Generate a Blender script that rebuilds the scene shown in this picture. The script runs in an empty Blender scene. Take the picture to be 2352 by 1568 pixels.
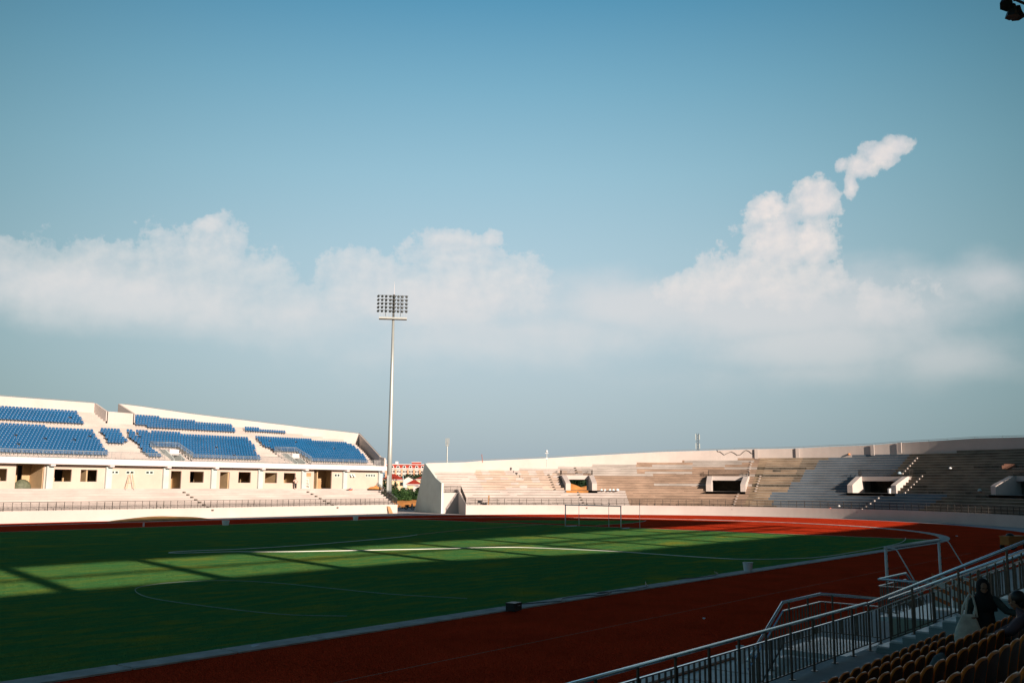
import bpy, math, random
import numpy as np
from mathutils import Vector, Matrix
random.seed(7); np.random.seed(7)
SC = bpy.context.scene
COL = SC.collection
# ------------------------------------------------------------------ camera
EYE = 4.846
CF, CP, CR, CAZ = 3849.5, .1463, .00699, .67246
F = Vector((math.cos(CAZ)*math.cos(CP), math.sin(CAZ)*math.cos(CP), math.sin(CP)))
R = Vector((math.sin(CAZ), -math.cos(CAZ), 0)); U = R.cross(F)
Rc = math.cos(CR)*R + math.sin(CR)*U; Uc = -math.sin(CR)*R + math.cos(CR)*U
cam = bpy.data.cameras.new('camera'); camo = bpy.data.objects.new('camera', cam); COL.objects.link(camo)
cam.sensor_width = 36; cam.lens = CF/4096*36; cam.clip_start = .1; cam.clip_end = 8000
m = Matrix((Rc, Uc, -F)).transposed().to_4x4(); m.translation = Vector((0, 0, EYE)); camo.matrix_world = m
SC.camera = camo
# ------------------------------------------------------------------ light
ELEV = math.radians(16.0)
SUN_AZ = math.atan2(-.972, -.236)            # direction towards the sun, behind the main stand
EXPO = .72
SC.view_settings.view_transform = 'Standard'; SC.view_settings.look = 'None'
SC.view_settings.exposure = EXPO; SC.view_settings.gamma = 1
sl = bpy.data.lights.new('sun', 'SUN'); sl.energy = 5.0; sl.angle = math.radians(.5); sl.color = (1.0, .80, .655)
slo = bpy.data.objects.new('sun', sl); COL.objects.link(slo)
td = Vector((math.cos(SUN_AZ)*math.cos(ELEV), math.sin(SUN_AZ)*math.cos(ELEV), math.sin(ELEV)))
slo.rotation_euler = td.to_track_quat('Z', 'Y').to_euler(); slo.location = td*200

def srgb(r, g, b):
    f = lambda c: (c/255/12.92) if c/255 <= .04045 else ((c/255+.055)/1.055)**2.4
    return (f(r), f(g), f(b))

def build_world():
    w = bpy.data.worlds.new("World"); SC.world = w; w.use_nodes = True
    nt = w.node_tree; nt.nodes.clear(); N = nt.nodes.new; L = nt.links.new
    out = N('ShaderNodeOutputWorld'); bg = N('ShaderNodeBackground'); L(bg.outputs[0], out.inputs[0])
    STR = .1; bg.inputs['Strength'].default_value = STR
    G = 1/STR/(2**EXPO)
    sky = N('ShaderNodeTexSky'); sky.sky_type = 'NISHITA'; sky.sun_disc = False
    sky.sun_elevation = ELEV; sky.sun_rotation = math.pi/2-SUN_AZ; sky.air_density = 1.2; sky.dust_density = 2
    tc = N('ShaderNodeTexCoord'); nrm = N('ShaderNodeVectorMath'); nrm.operation = 'NORMALIZE'; L(tc.outputs['Generated'], nrm.inputs[0])
    sep = N('ShaderNodeSeparateXYZ'); L(nrm.outputs[0], sep.inputs[0])
    def M(op, a, b=None, c=None, clamp=False):
        n = N('ShaderNodeMath'); n.operation = op; n.use_clamp = clamp
        for i, v in enumerate((a, b, c)):
            if v is None: continue
            if isinstance(v, (int, float)): n.inputs[i].default_value = v
            else: L(v, n.inputs[i])
        return n.outputs[0]
    el = M('MULTIPLY', M('ARCSINE', sep.outputs[2]), 57.2958)
    az = M('MULTIPLY', M('ARCTAN2', sep.outputs[1], sep.outputs[0]), 57.2958)
    ramp = N('ShaderNodeValToRGB'); L(M('DIVIDE', M('ADD', el, 10), 100, clamp=True), ramp.inputs[0])
    cr = ramp.color_ramp
    stops = [(-10, (120, 140, 150)), (0, (155, 175, 188)), (3, (164, 184, 196)), (8, (179, 199, 210)), (13, (172, 201, 214)), (18, (152, 194, 212)), (23, (123, 178, 203)), (29, (74, 150, 187)), (45, (16, 66, 108)), (90, (6, 28, 58))]
    for i, (e, c) in enumerate(stops):
        p = (e+10)/100
        s = cr.elements[i] if i < 2 else cr.elements.new(p)
        s.position = p; s.color = (*srgb(*c), 1)
    # broad darkening of the blue away from the bright cloud bank
    da = M('DIVIDE', M('SUBTRACT', az, 40.), 42.); de = M('DIVIDE', M('SUBTRACT', el, 6.), 60.)
    rr = M('ADD', M('MULTIPLY', da, da), M('MULTIPLY', de, de))
    k = M('MAXIMUM', M('SUBTRACT', 1.03, M('MULTIPLY', rr, .8)), .4)
    kc = N('ShaderNodeCombineXYZ'); L(M('POWER', k, 1.45), kc.inputs[0]); L(k, kc.inputs[1]); L(k, kc.inputs[2])
    vm = N('ShaderNodeVectorMath'); vm.operation = 'MULTIPLY'; L(ramp.outputs[0], vm.inputs[0]); L(kc.outputs[0], vm.inputs[1])
    # clouds ------------------------------------------------------------
    comb = N('ShaderNodeCombineXYZ'); L(az, comb.inputs[0]); L(el, comb.inputs[1])
    def noise(scale, detail, rough, sx=1., sy=1., off=0.):
        mp = N('ShaderNodeMapping'); mp.inputs['Scale'].default_value = (sx, sy, 1); mp.inputs['Location'].default_value = (off, off, off)
        L(comb.outputs[0], mp.inputs[0]); n = N('ShaderNodeTexNoise'); n.noise_dimensions = '2D'
        n.inputs['Scale'].default_value = scale; n.inputs['Detail'].default_value = detail; n.inputs['Roughness'].default_value = rough
        L(mp.outputs[0], n.inputs['Vector']); return n
    n1 = noise(.42, 9, .55, 1, 1.15, 3.); n2 = noise(.12, 4, .5, .6, 1.6, 11.); n3 = noise(1.7, 8, .62, 1, 1, 5.); n4 = noise(.42, 9, .55, 1, 1.15, 3.35)
    def blobs(lst):
        cur = None
        for (a, e, ra, re_, wt) in lst:
            mp = N('ShaderNodeMapping'); mp.vector_type = 'POINT'
            mp.inputs['Scale'].default_value = (1/ra, 1/re_, 1); mp.inputs['Location'].default_value = (-a/ra, -e/re_, 0)
            L(comb.outputs[0], mp.inputs[0]); ln = N('ShaderNodeVectorMath'); ln.operation = 'LENGTH'; L(mp.outputs[0], ln.inputs[0])
            v = M('MULTIPLY', M('SUBTRACT', 1, ln.outputs['Value']), wt)
            cur = v if cur is None else M('SMOOTH_MAX', cur, v, .15)
        return cur
    def smooth(x, a, b):
        mr = N('ShaderNodeMapRange'); mr.interpolation_type = 'SMOOTHSTEP'; L(x, mr.inputs[0])
        mr.inputs[1].default_value = a; mr.inputs[2].default_value = b; return mr.outputs[0]
    D = blobs(CLOUD_SHARP)
    dens = M('ADD', D, M('MULTIPLY', M('SUBTRACT', n1.outputs[0], .5), 1.1))
    dens = M('ADD', dens, M('MULTIPLY', M('SUBTRACT', n3.outputs[0], .5), .62))
    a1 = smooth(dens, -.01, .2)
    V = blobs(CLOUD_SOFT)
    dv = M('ADD', V, M('MULTIPLY', M('SUBTRACT', n2.outputs[0], .5), 1.1))
    dv = M('ADD', dv, M('MULTIPLY', M('SUBTRACT', n1.outputs[0], .5), .45))
    a2 = M('MULTIPLY', M('MULTIPLY', smooth(dv, -.05, .95), .72), smooth(el, 2, 10))
    fade = smooth(el, 7.5, 14.5)           # cloud bases dissolve into the haze near the horizon
    a1 = M('MULTIPLY', a1, M('MULTIPLY', fade, M('ADD', .48, M('MULTIPLY', smooth(dens, .05, .7), .42))))
    a1 = M('MULTIPLY', a1, M('SUBTRACT', 1., M('MULTIPLY', smooth(az, 27, 37), .3)))   # older, thinner banks away from the tower
    def mix(fac, c1, c2):
        mx = N('ShaderNodeMix'); mx.data_type = 'RGBA'
        if isinstance(fac, float): mx.inputs[0].default_value = fac
        else: L(fac, mx.inputs[0])
        for v, i in ((c1, 6), (c2, 7)):
            if isinstance(v, tuple): mx.inputs[i].default_value = (*v, 1)
            else: L(v, mx.inputs[i])
        return mx.outputs[2]
    c = mix(a2, vm.outputs[0], srgb(226, 221, 221))
    shade = mix(M('MULTIPLY_ADD', M('SUBTRACT', n1.outputs[0], n4.outputs[0]), 2.2, .62, True), srgb(212, 213, 217), srgb(250, 236, 228))
    c = mix(a1, c, shade)
    sc = N('ShaderNodeVectorMath'); sc.operation = 'SCALE'; L(c, sc.inputs[0]); sc.inputs['Scale'].default_value = G
    fin = mix(.12, sc.outputs[0], sky.outputs[0])
    L(fin, bg.inputs['Color'])

def dirpx(x, y):       # offline-calibrated viewing direction to azimuth / elevation in degrees
    X = (x-1176)/2210.5; Y = -(y-784)/2210.5
    d = F + X*Rc + Y*Uc
    return math.degrees(math.atan2(d.y, d.x)), math.degrees(math.atan2(d.z, math.hypot(d.x, d.y)))
def cl(x, y, rx, ry, wt=1.):
    a, e = dirpx(x, y); return (a, e, rx/38.6, ry/38.6, wt)
CLOUD_SHARP = [cl(60, 640, 150, 96), cl(235, 630, 130, 88), cl(460, 610, 150, 110), cl(395, 650, 280, 90), cl(570, 650, 140, 90), cl(650, 690, 100, 60), cl(480, 520, 50, 30, .8),
               cl(850, 660, 150, 90), cl(1050, 620, 170, 92), cl(1160, 650, 120, 84), cl(960, 680, 280, 76), cl(1130, 550, 34, 26, .9), cl(1040, 560, 90, 40),
               cl(1755, 480, 50, 46), cl(1790, 570, 100, 116), cl(1870, 465, 62, 56, 1.1), cl(1862, 560, 62, 96), cl(1720, 630, 170, 70), cl(1630, 655, 130, 60), cl(1840, 650, 120, 66),
               cl(2060, 335, 46, 26, 1.), cl(2020, 355, 52, 30, 1.), cl(1978, 385, 42, 34, 1.), cl(1955, 425, 20, 34, .9), cl(1935, 380, 18, 18, .8), cl(2040, 690, 90, 50, .5)]
CLOUD_SOFT = [cl(300, 690, 520, 110, 1.1), cl(1020, 700, 520, 110, 1.1), cl(1760, 720, 520, 130, 1.15), cl(1850, 800, 360, 90, 1.2), cl(1700, 700, 260, 110, 1.2), cl(1450, 700, 330, 100), cl(2180, 840, 230, 80), cl(2290, 640, 150, 70, .6), cl(1900, 860, 560, 70, .8), cl(700, 720, 500, 100, .8), cl(1200, 760, 900, 110, .7)]
build_world()

# ------------------------------------------------------------------ materials
MATS = {}
def mat(name, col, rough=.8, metal=0., noise=None, bump=None, spec=None, stretch=(1, 1, 1), col2=None, thr=(.35, .65), coat=0., rot=0.):
    if name in MATS: return MATS[name]
    m = bpy.data.materials.new(name); m.use_nodes = True; nt = m.node_tree; b = nt.nodes['Principled BSDF']
    b.inputs['Base Color'].default_value = (*col, 1); b.inputs['Roughness'].default_value = rough; b.inputs['Metallic'].default_value = metal
    if spec is not None: b.inputs['Specular IOR Level'].default_value = spec
    N = nt.nodes.new; L = nt.links.new
    if noise:
        tc = N('ShaderNodeTexCoord'); mp = N('ShaderNodeMapping'); mp.inputs['Scale'].default_value = stretch; mp.inputs['Rotation'].default_value = (0, 0, rot)
        L(tc.outputs['Object'], mp.inputs[0])
        n = N('ShaderNodeTexNoise'); n.inputs['Scale'].default_value = noise[0]; n.inputs['Detail'].default_value = 8; n.inputs['Roughness'].default_value = .62
        L(mp.outputs[0], n.inputs['Vector'])
        mr = N('ShaderNodeMapRange'); mr.inputs[1].default_value = thr[0]; mr.inputs[2].default_value = thr[1]; L(n.outputs[0], mr.inputs[0])
        mx = N('ShaderNodeMix'); mx.data_type = 'RGBA'; L(mr.outputs[0], mx.inputs[0])
        c2 = col2 if col2 else tuple(c*(1-noise[1]) for c in col)
        mx.inputs[6].default_value = (*c2, 1); mx.inputs[7].default_value = (*col, 1); L(mx.outputs[2], b.inputs['Base Color'])
    if bump:
        tc = N('ShaderNodeTexCoord'); n = N('ShaderNodeTexNoise'); n.inputs['Scale'].default_value = bump[0]; n.inputs['Detail'].default_value = 5
        L(tc.outputs['Object'], n.inputs['Vector']); bp = N('ShaderNodeBump'); bp.inputs['Strength'].default_value = bump[1]; bp.inputs['Distance'].default_value = bump[2] if len(bump) > 2 else .02
        L(n.outputs[0], bp.inputs['Height']); L(bp.outputs[0], b.inputs['Normal'])
    MATS[name] = m; return m

def grass_mat():
    m = bpy.data.materials.new('turf'); m.use_nodes = True; nt = m.node_tree; b = nt.nodes['Principled BSDF']; N = nt.nodes.new; L = nt.links.new
    b.inputs['Roughness'].default_value = 1.; b.inputs['Specular IOR Level'].default_value = .0
    tc = N('ShaderNodeTexCoord')
    def nz(scale, st, det=6, ro=.6):
        mp = N('ShaderNodeMapping'); mp.inputs['Scale'].default_value = st; L(tc.outputs['Object'], mp.inputs[0])
        n = N('ShaderNodeTexNoise'); n.inputs['Scale'].default_value = scale; n.inputs['Detail'].default_value = det; n.inputs['Roughness'].default_value = ro; L(mp.outputs[0], n.inputs['Vector']); return n.outputs[0]
    def mr(x, a, b_):
        r = N('ShaderNodeMapRange'); r.inputs[1].default_value = a; r.inputs[2].default_value = b_; L(x, r.inputs[0]); return r.outputs[0]
    def mix(f, a, b_):
        x = N('ShaderNodeMix'); x.data_type = 'RGBA'; L(f, x.inputs[0])
        for v, i in ((a, 6), (b_, 7)):
            if isinstance(v, tuple): x.inputs[i].default_value = (*v, 1)
            else: L(v, x.inputs[i])
        return x.outputs[2]
    big = nz(.16, (1, 1.6, 1)); mid = nz(1.0, (.35, 1.3, 1), 8, .72); fine = nz(7, (1, 1, 1), 6, .75)
    c = mix(mr(fine, .3, .7), (.07, .31, .105), (.15, .43, .12))
    c = mix(mr(mid, .45, .8), c, (.42, .47, .06))
    c = mix(mr(big, .55, .78), c, (.56, .52, .06))
    L(c, b.inputs['Base Color'])
    return m

M_TURF = grass_mat()
def micro(m, scale, side, up):
    # upright blades and granules: scatter the normals the way a rough, standing pile does
    nt = m.node_tree; b = nt.nodes['Principled BSDF']; N = nt.nodes.new; L = nt.links.new
    tc = N('ShaderNodeTexCoord'); n = N('ShaderNodeTexNoise'); n.inputs['Scale'].default_value = scale; n.inputs['Detail'].default_value = 1
    L(tc.outputs['Object'], n.inputs['Vector'])
    a = N('ShaderNodeVectorMath'); a.operation = 'SUBTRACT'; L(n.outputs['Color'], a.inputs[0]); a.inputs[1].default_value = (.5, .5, .5)
    c = N('ShaderNodeVectorMath'); c.operation = 'MULTIPLY_ADD'; L(a.outputs[0], c.inputs[0]); c.inputs[1].default_value = (side, side, .01); c.inputs[2].default_value = (0, 0, up)
    d = N('ShaderNodeVectorMath'); d.operation = 'NORMALIZE'; L(c.outputs[0], d.inputs[0]); L(d.outputs[0], b.inputs['Normal'])
M_TRACK = mat('track_rubber', (.80, .07, .024), 1., noise=(.35, .2), spec=.0)
micro(M_TRACK, 23, 16., 1.)
micro(M_TURF, 31, 26., 1.)
M_PLAST = mat('cream_plaster', (.55, .50, .47), .9, noise=(.25, .14), bump=(8, .15, .01), spec=.2, thr=(.3, .7))
M_WHITE = mat('white_paint', (.66, .62, .62), .7, noise=(.6, .1), spec=.3)
M_PEACH = mat('peach_plaster', (.55, .455, .39), .9, noise=(.3, .12), spec=.2)
M_PILL = mat('grey_pillar', (.47, .54, .53), .85, noise=(.5, .15), spec=.2)
M_CONC = mat('pale_concrete', (.47, .425, .40), .9, noise=(.5, .22), bump=(10, .2, .01), spec=.2, stretch=(.4, 1, 1))
M_APRON = mat('apron_concrete', (.46, .44, .43), .9, noise=(.18, .25), bump=(20, .2, .01), spec=.25)
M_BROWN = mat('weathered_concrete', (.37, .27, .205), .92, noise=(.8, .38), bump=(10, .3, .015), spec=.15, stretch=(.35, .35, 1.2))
M_SHADEC = mat('shaded_screed', (.15, .20, .25), .95, noise=(.9, .3), bump=(10, .2, .01), spec=.1, stretch=(.3, .3, 1))  # new cement, its colour darkened and blued to paint in missing sun
M_CEM = mat('fresh_cement', (.42, .39, .365), .9, noise=(.9, .3), bump=(10, .2, .01), spec=.2, stretch=(.3, .3, 1))
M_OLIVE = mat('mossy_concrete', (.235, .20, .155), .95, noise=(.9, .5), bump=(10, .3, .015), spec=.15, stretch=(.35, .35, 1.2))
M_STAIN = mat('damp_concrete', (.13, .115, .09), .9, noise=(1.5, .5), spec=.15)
M_NOSE = mat('lit_step_nosing', (.56, .52, .47), .85, noise=(1., .2), spec=.2)  # lighter colour paints the light caught along the step edges
M_ROAD = mat('bare_earth', (.30, .155, .06), .97, noise=(.12, .4), bump=(3, .5, .1), spec=.1)
M_DIRT = mat('orange_soil', (.60, .27, .085), .97, noise=(.5, .35), bump=(4, .5, .1), spec=.1)
M_SAND = mat('heaped_sand', (.42, .25, .10), .97, noise=(.9, .35), bump=(6, .5, .05), spec=.1)
M_BLUE = mat('blue_plastic', (.002, .086, .225), .5, spec=.3, noise=(.3, .2))
M_BRSEAT = mat('amber_plastic', (.15, .055, .014), .4, spec=.5, noise=(2., .25))
M_STEEL = mat('brushed_steel', (.72, .80, .84), .24, metal=.95, noise=(30, .1))
M_RAILD = mat('dark_rail_steel', (.16, .13, .105), .38, metal=.75, noise=(9, .3))
M_RAILG = mat('galvanised_rail', (.30, .33, .33), .5, metal=.3, noise=(2, .15))
M_RAILF = mat('aged_rail', (.05, .045, .04), .55, metal=.3, noise=(2, .3))
M_GOAL = mat('goal_paint', (.72, .76, .78), .4, spec=.5, noise=(3, .08))
M_POLE = mat('mast_galvanised', (.42, .46, .45), .45, metal=.35, noise=(.8, .14), stretch=(1, 1, .3))
M_BLACK = mat('black_casing', (.015, .018, .016), .5, noise=(4, .3))
M_GLASS = mat('dark_glass', (.02, .028, .03), .12, spec=.8)
M_LENS = mat('lamp_lens', (.07, .09, .09), .15, spec=.9)
M_ROOFR = mat('red_tiles', (.38, .035, .016), .75, noise=(1.2, .4), bump=(5, .4, .05))
M_LEAF = mat('leaves', (.035, .085, .022), .7, noise=(.7, .55), spec=.2)
M_LEAF2 = mat('dark_leaves', (.016, .045, .018), .7, noise=(.7, .5), spec=.2)
M_BARK = mat('bark', (.10, .07, .045), .9, noise=(3, .4))
M_WOOD = mat('plank_wood', (.45, .27, .13), .8, noise=(3, .35), stretch=(1, 1, 6))
M_STRUC = mat('raw_concrete_soffit', (.50, .50, .48), .9, noise=(.4, .3))
M_DARKIN = mat('inner_plaster', (.52, .38, .22), .9, noise=(.4, .25))
M_LINE = mat('line_paint', (.70, .66, .58), .8, noise=(2., .2))

# ------------------------------------------------------------------ helpers
class MB:
    def __init__(s): s.v = []; s.f = []; s.m = []; s.mats = []; s.smooth = False
    def mi(s, m):
        if m is None: return 0
        if m not in s.mats: s.mats.append(m)
        return s.mats.index(m)
    def add(s, vs, fs, m=None):
        o = len(s.v); s.v += [tuple(v) for v in vs]; k = s.mi(m)
        for f in fs: s.f.append(tuple(o+i for i in f)); s.m.append(k)
    def quad(s, a, b, c, d, m=None): s.add((a, b, c, d), ((0, 1, 2, 3),), m)
    def box(s, x0, x1, y0, y1, z0, z1, m=None):
        s.add([(x, y, z) for z in (z0, z1) for y in (y0, y1) for x in (x0, x1)], ((0, 2, 3, 1), (4, 5, 7, 6), (0, 1, 5, 4), (2, 6, 7, 3), (0, 4, 6, 2), (1, 3, 7, 5)), m)
    def obox(s, c, ax, ay, az, m=None):      # oriented box, half axes
        c, ax, ay, az = map(Vector, (c, ax, ay, az))
        s.add([c+i*ax+j*ay+k*az for k in (-1, 1) for j in (-1, 1) for i in (-1, 1)], ((0, 2, 3, 1), (4, 5, 7, 6), (0, 1, 5, 4), (2, 6, 7, 3), (0, 4, 6, 2), (1, 3, 7, 5)), m)
    def prism(s, poly, d, m=None):            # closed 3D polygon extruded by vector d
        n = len(poly); poly = [Vector(p) for p in poly]; d = Vector(d)
        s.add(poly+[p+d for p in poly], [tuple(range(n))[::-1], tuple(range(n, 2*n))]+[(i, (i+1) % n, n+(i+1) % n, n+i) for i in range(n)], m)
    def bar(s, a, b, w, h=None, m=None):
        a, b = Vector(a), Vector(b); d = b-a
        if d.length < 1e-6: return
        h = h or w; z = Vector((0, 0, 1)) if abs(d.normalized().z) < .99 else Vector((0, 1, 0))
        sx = d.cross(z).normalized()*w/2; sy = sx.cross(d).normalized()*h/2
        s.obox((a+b)/2, sx, d/2, sy, m)
    def tube(s, pts, r, n=8, m=None, cap=True):
        pts = [Vector(p) for p in pts]; rs = r if isinstance(r, (list, tuple)) else [r]*len(pts)
        o = []; prev = None
        for i, p in enumerate(pts):
            d = (pts[min(i+1, len(pts)-1)]-pts[max(i-1, 0)]).normalized()
            if prev is None:
                ref = Vector((0, 0, 1)) if abs(d.z) < .9 else Vector((1, 0, 0)); a = d.cross(ref).normalized()
            else: a = (prev-d*prev.dot(d)).normalized()
            prev = a; b = d.cross(a); o += [p+rs[i]*(math.cos(t)*a+math.sin(t)*b) for t in [2*math.pi*k/n for k in range(n)]]
        fs = [(i*n+k, i*n+(k+1) % n, (i+1)*n+(k+1) % n, (i+1)*n+k) for i in range(len(pts)-1) for k in range(n)]
        if cap: fs += [tuple(range(n))[::-1], tuple((len(pts)-1)*n+k for k in range(n))]
        s.add(o, fs, m)
    def loft(s, rings, n=16, m=None):         # rings: (centre, ax, ay) with ax, ay half-axis vectors
        o = []
        for c, ax, ay in rings:
            c, ax, ay = Vector(c), Vector(ax), Vector(ay)
            o += [c+math.cos(2*math.pi*k/n)*ax+math.sin(2*math.pi*k/n)*ay for k in range(n)]
        L = len(rings)
        s.add(o, [(i*n+k, i*n+(k+1) % n, (i+1)*n+(k+1) % n, (i+1)*n+k) for i in range(L-1) for k in range(n)]+[tuple(range(n))[::-1], tuple((L-1)*n+k for k in range(n))], m)
    def ball(s, c, rx, ry, rz, m=None, n=12, k=8, top=1.):
        c = Vector(c); rings = []
        for i in range(k+1):
            t = -math.pi/2+math.pi*i/k*top; q = max(math.cos(t), .02)
            rings.append((c+Vector((0, 0, rz*math.sin(t))), (rx*q, 0, 0), (0, ry*q, 0)))
        s.loft(rings, n, m)
    def build(s, name, m=None, parent=None, smooth=False, loc=None, **kw):
        me = bpy.data.meshes.new(name); me.from_pydata(s.v, [], s.f)
        if m is not None and not s.mats: me.materials.append(m)
        else:
            for q in s.mats: me.materials.append(q)
            if len(s.mats) > 1: me.polygons.foreach_set('material_index', s.m)
        if smooth: me.polygons.foreach_set('use_smooth', [True]*len(me.polygons))
        me.update(); o = bpy.data.objects.new(name, me); COL.objects.link(o)
        if loc: o.location = loc
        if parent: o.parent = parent
        for k, v in kw.items(): o[k] = v
        return o
def thing(name, label, cat, loc=(0, 0, 0), rz=0, group=None):
    o = bpy.data.objects.new(name, None); COL.objects.link(o); o.location = loc; o.rotation_euler = (0, 0, rz)
    o['label'] = label; o['category'] = cat
    if group: o['group'] = group
    return o
def tag(o, label, cat, group=None):
    o['label'] = label; o['category'] = cat
    if group: o['group'] = group
    return o
def one(mb, name, m, label, cat, group=None, **kw): return tag(mb.build(name, m, **kw), label, cat, group)
def struct(mb, name, m): o = mb.build(name, m); o['kind'] = 'structure'; return o
def copy_tree(o, parent=None):
    c = o.copy(); COL.objects.link(c); c.parent = parent
    for ch in o.children: copy_tree(ch, c)
    return c
def interp(x, tab):
    if x <= tab[0][0]: return tab[0][1]
    for (a, va), (b, vb) in zip(tab, tab[1:]):
        if x <= b: return va+(vb-va)*(x-a)/(b-a) if b > a else vb
    return tab[-1][1]
def flat(poly, z, name, m, kind='structure'):
    mb = MB(); mb.add([(x, y, z) for x, y in poly], [tuple(range(len(poly)))], m); o = mb.build(name, m); o['kind'] = kind; return o
def ordinal(n):
    w = ['first', 'second', 'third', 'fourth', 'fifth', 'sixth', 'seventh', 'eighth', 'ninth', 'tenth', 'eleventh', 'twelfth']
    return w[n-1] if n <= 12 else '%d%s' % (n, 'th' if 10 < n % 100 < 14 else {1: 'st', 2: 'nd', 3: 'rd'}.get(n % 10, 'th'))

def railing(root, pts, h, post=1.0, gap=.14, rt=.03, rb=.014, mt=None, mb_=None, rails=(.86, .1), post_r=.02, skip_posts=False, double=False):
    """parts of a railing along base points pts (3D), added under root"""
    pts = [Vector(p) for p in pts]; up = Vector((0, 0, 1))
    t = MB(); t.tube([p+up*h for p in pts], rt, 8); t.build('top_rail', mt, root, smooth=True)
    for q in rails:
        l = MB()
        for a, b in zip(pts, pts[1:]): l.bar(a+up*h*q, b+up*h*q, rt*.9, rt*.7)
        l.build('middle_rail' if q > .3 else 'lower_rail', mt if q > .7 else mb_, root)
    bars = MB(); carry = 0.; pc = 0.; pm = None; posts = []
    for a, b in zip(pts, pts[1:]):
        d = b-a; L = d.length; u = d/L; x = carry
        while x < L:
            p = a+u*x; lo = min(rails); hi = max(rails)
            bars.bar(p+up*h*lo, p+up*h*hi, rb*2, rb*2); x += gap
        carry = x-L; x = pc
        while x < L+.001:
            posts.append(a+u*x); x += post
        pc = x-L
    bars.build('bar_infill', mb_, root)
    if not skip_posts:
        e = MB(); e.tube([(0, 0, 0), (0, 0, h)], post_r, 6); e.tube([(0, 0, 0), (0, 0, .012)], post_r*2.6, 8); me = None
        for p in posts[:100]:
            if me is None: o = e.build('post', mb_, root); me = o.data
            else: o = bpy.data.objects.new('post', me); COL.objects.link(o); o.parent = root
            o.location = p

# ------------------------------------------------------------------ the setting: ground, apron, track, turf
flat([(-3000, -3000), (4000, -3000), (4000, 4000), (-3000, 4000)], -.08, 'ground', M_ROAD)
flat([(-60, 7.9), (185, 7.9), (185, 138), (-60, 138)], -.03, 'pavement', M_APRON)
tr = [(-60, 13.3), (78, 13.3)]+[(78+66*math.cos(t), 60+46.7*math.sin(t)) for t in np.linspace(-math.pi/2, math.pi/2, 96)][1:]+[(-60, 106.7)]
flat(tr, 0., 'running_track', M_TRACK)
flat([(-60, 109.0), (66, 108.6), (64, 111.6), (60, 113), (-60, 113)], -.012, 'track_border_strip', M_TRACK)
def kerbline(pts, w, h, name, m, z=0., gap=None):
    mb = MB(); acc = 0
    for (a, b) in zip(pts, pts[1:]):
        a, b = Vector((*a, z)), Vector((*b, z)); d = (b-a); L = d.length; n = int(max(1, round(L/(gap or L)))); u = d/L
        for i in range(n):
            p, q = a+u*(L*i/n), a+u*(L*(i+1)/n-(.09 if gap else 0)); mid = (p+q)/2
            s = Vector((-u.y, u.x, 0))*w/2
            mb.obox(mid+Vector((0, 0, h/2)), (q-p)/2, s, (0, 0, h/2))
    return struct(mb, name, m)
M_KERB = mat('drain_slab', (.62, .62, .58), 1., noise=(1.3, .35), bump=(20, .3, .01), spec=.0)
kerbline([(-60, 107.6), (62, 107.4), (90, 106.6)], .8, .03, 'kerb', mat('pale_kerb', (.5, .47, .43), .9, noise=(1., .2)), z=-.03)
flat([(-60, 24.75), (94.3, 24.75), (94.3, 94.5), (-60, 94.5)], .012, 'playing_field', M_TURF)
arc = [(88.5+35.4*math.cos(t), 59.7+35.4*math.sin(t)) for t in np.linspace(-math.pi/2, math.pi*.52, 60)]
kerbline([(-60, 24.2), (88.5, 24.2)], .85, .045, 'kerb', M_KERB, gap=3.2)
kerbline([p for p in arc if p[1] < 66], .9, .045, 'kerb', M_KERB, gap=1.8)
kerbline([p for p in arc if p[1] >= 65], .22, .03, 'kerb', M_LINE)
struct_l = MB()
def gline(pts, w, mb, z=.02):
    for a, b in zip(pts, pts[1:]):
        a, b = Vector((*a, z)), Vector((*b, z)); u = (b-a).normalized(); s = Vector((-u.y, u.x, 0))*w/2
        mb.quad(a-s, b-s, b+s, a+s)
ln = MB(); gline([(94.45, 25.5), (94.45, 94.5)], .22, ln); gline([(-60, 94.6), (94, 94.6)], .16, ln)
struct(ln, 'line_marking', M_LINE)
ln = MB(); gline([(-60, 18.6), (78, 18.6)], .03, ln, .004); struct(ln, 'line_marking', mat('faint_line', (.42, .22, .15), .9))
dz = [(97.3, 64.5), (97.1, 82), (100, 81.6), (104.5, 79.2), (108.5, 75.5), (111.5, 72), (114.8, 68.4), (113, 67.3), (110.2, 66.2), (106, 65.2), (102, 64.6)]
flat(dz, .01, 'turf_sector', M_TURF)
ln = MB(); gline([(97.3, 64.5), (102, 64.5), (106, 65.1), (110.2, 66.1), (113, 67.2), (115.2, 68.3)], .16, ln, .018); struct(ln, 'line_marking', M_LINE)

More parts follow.
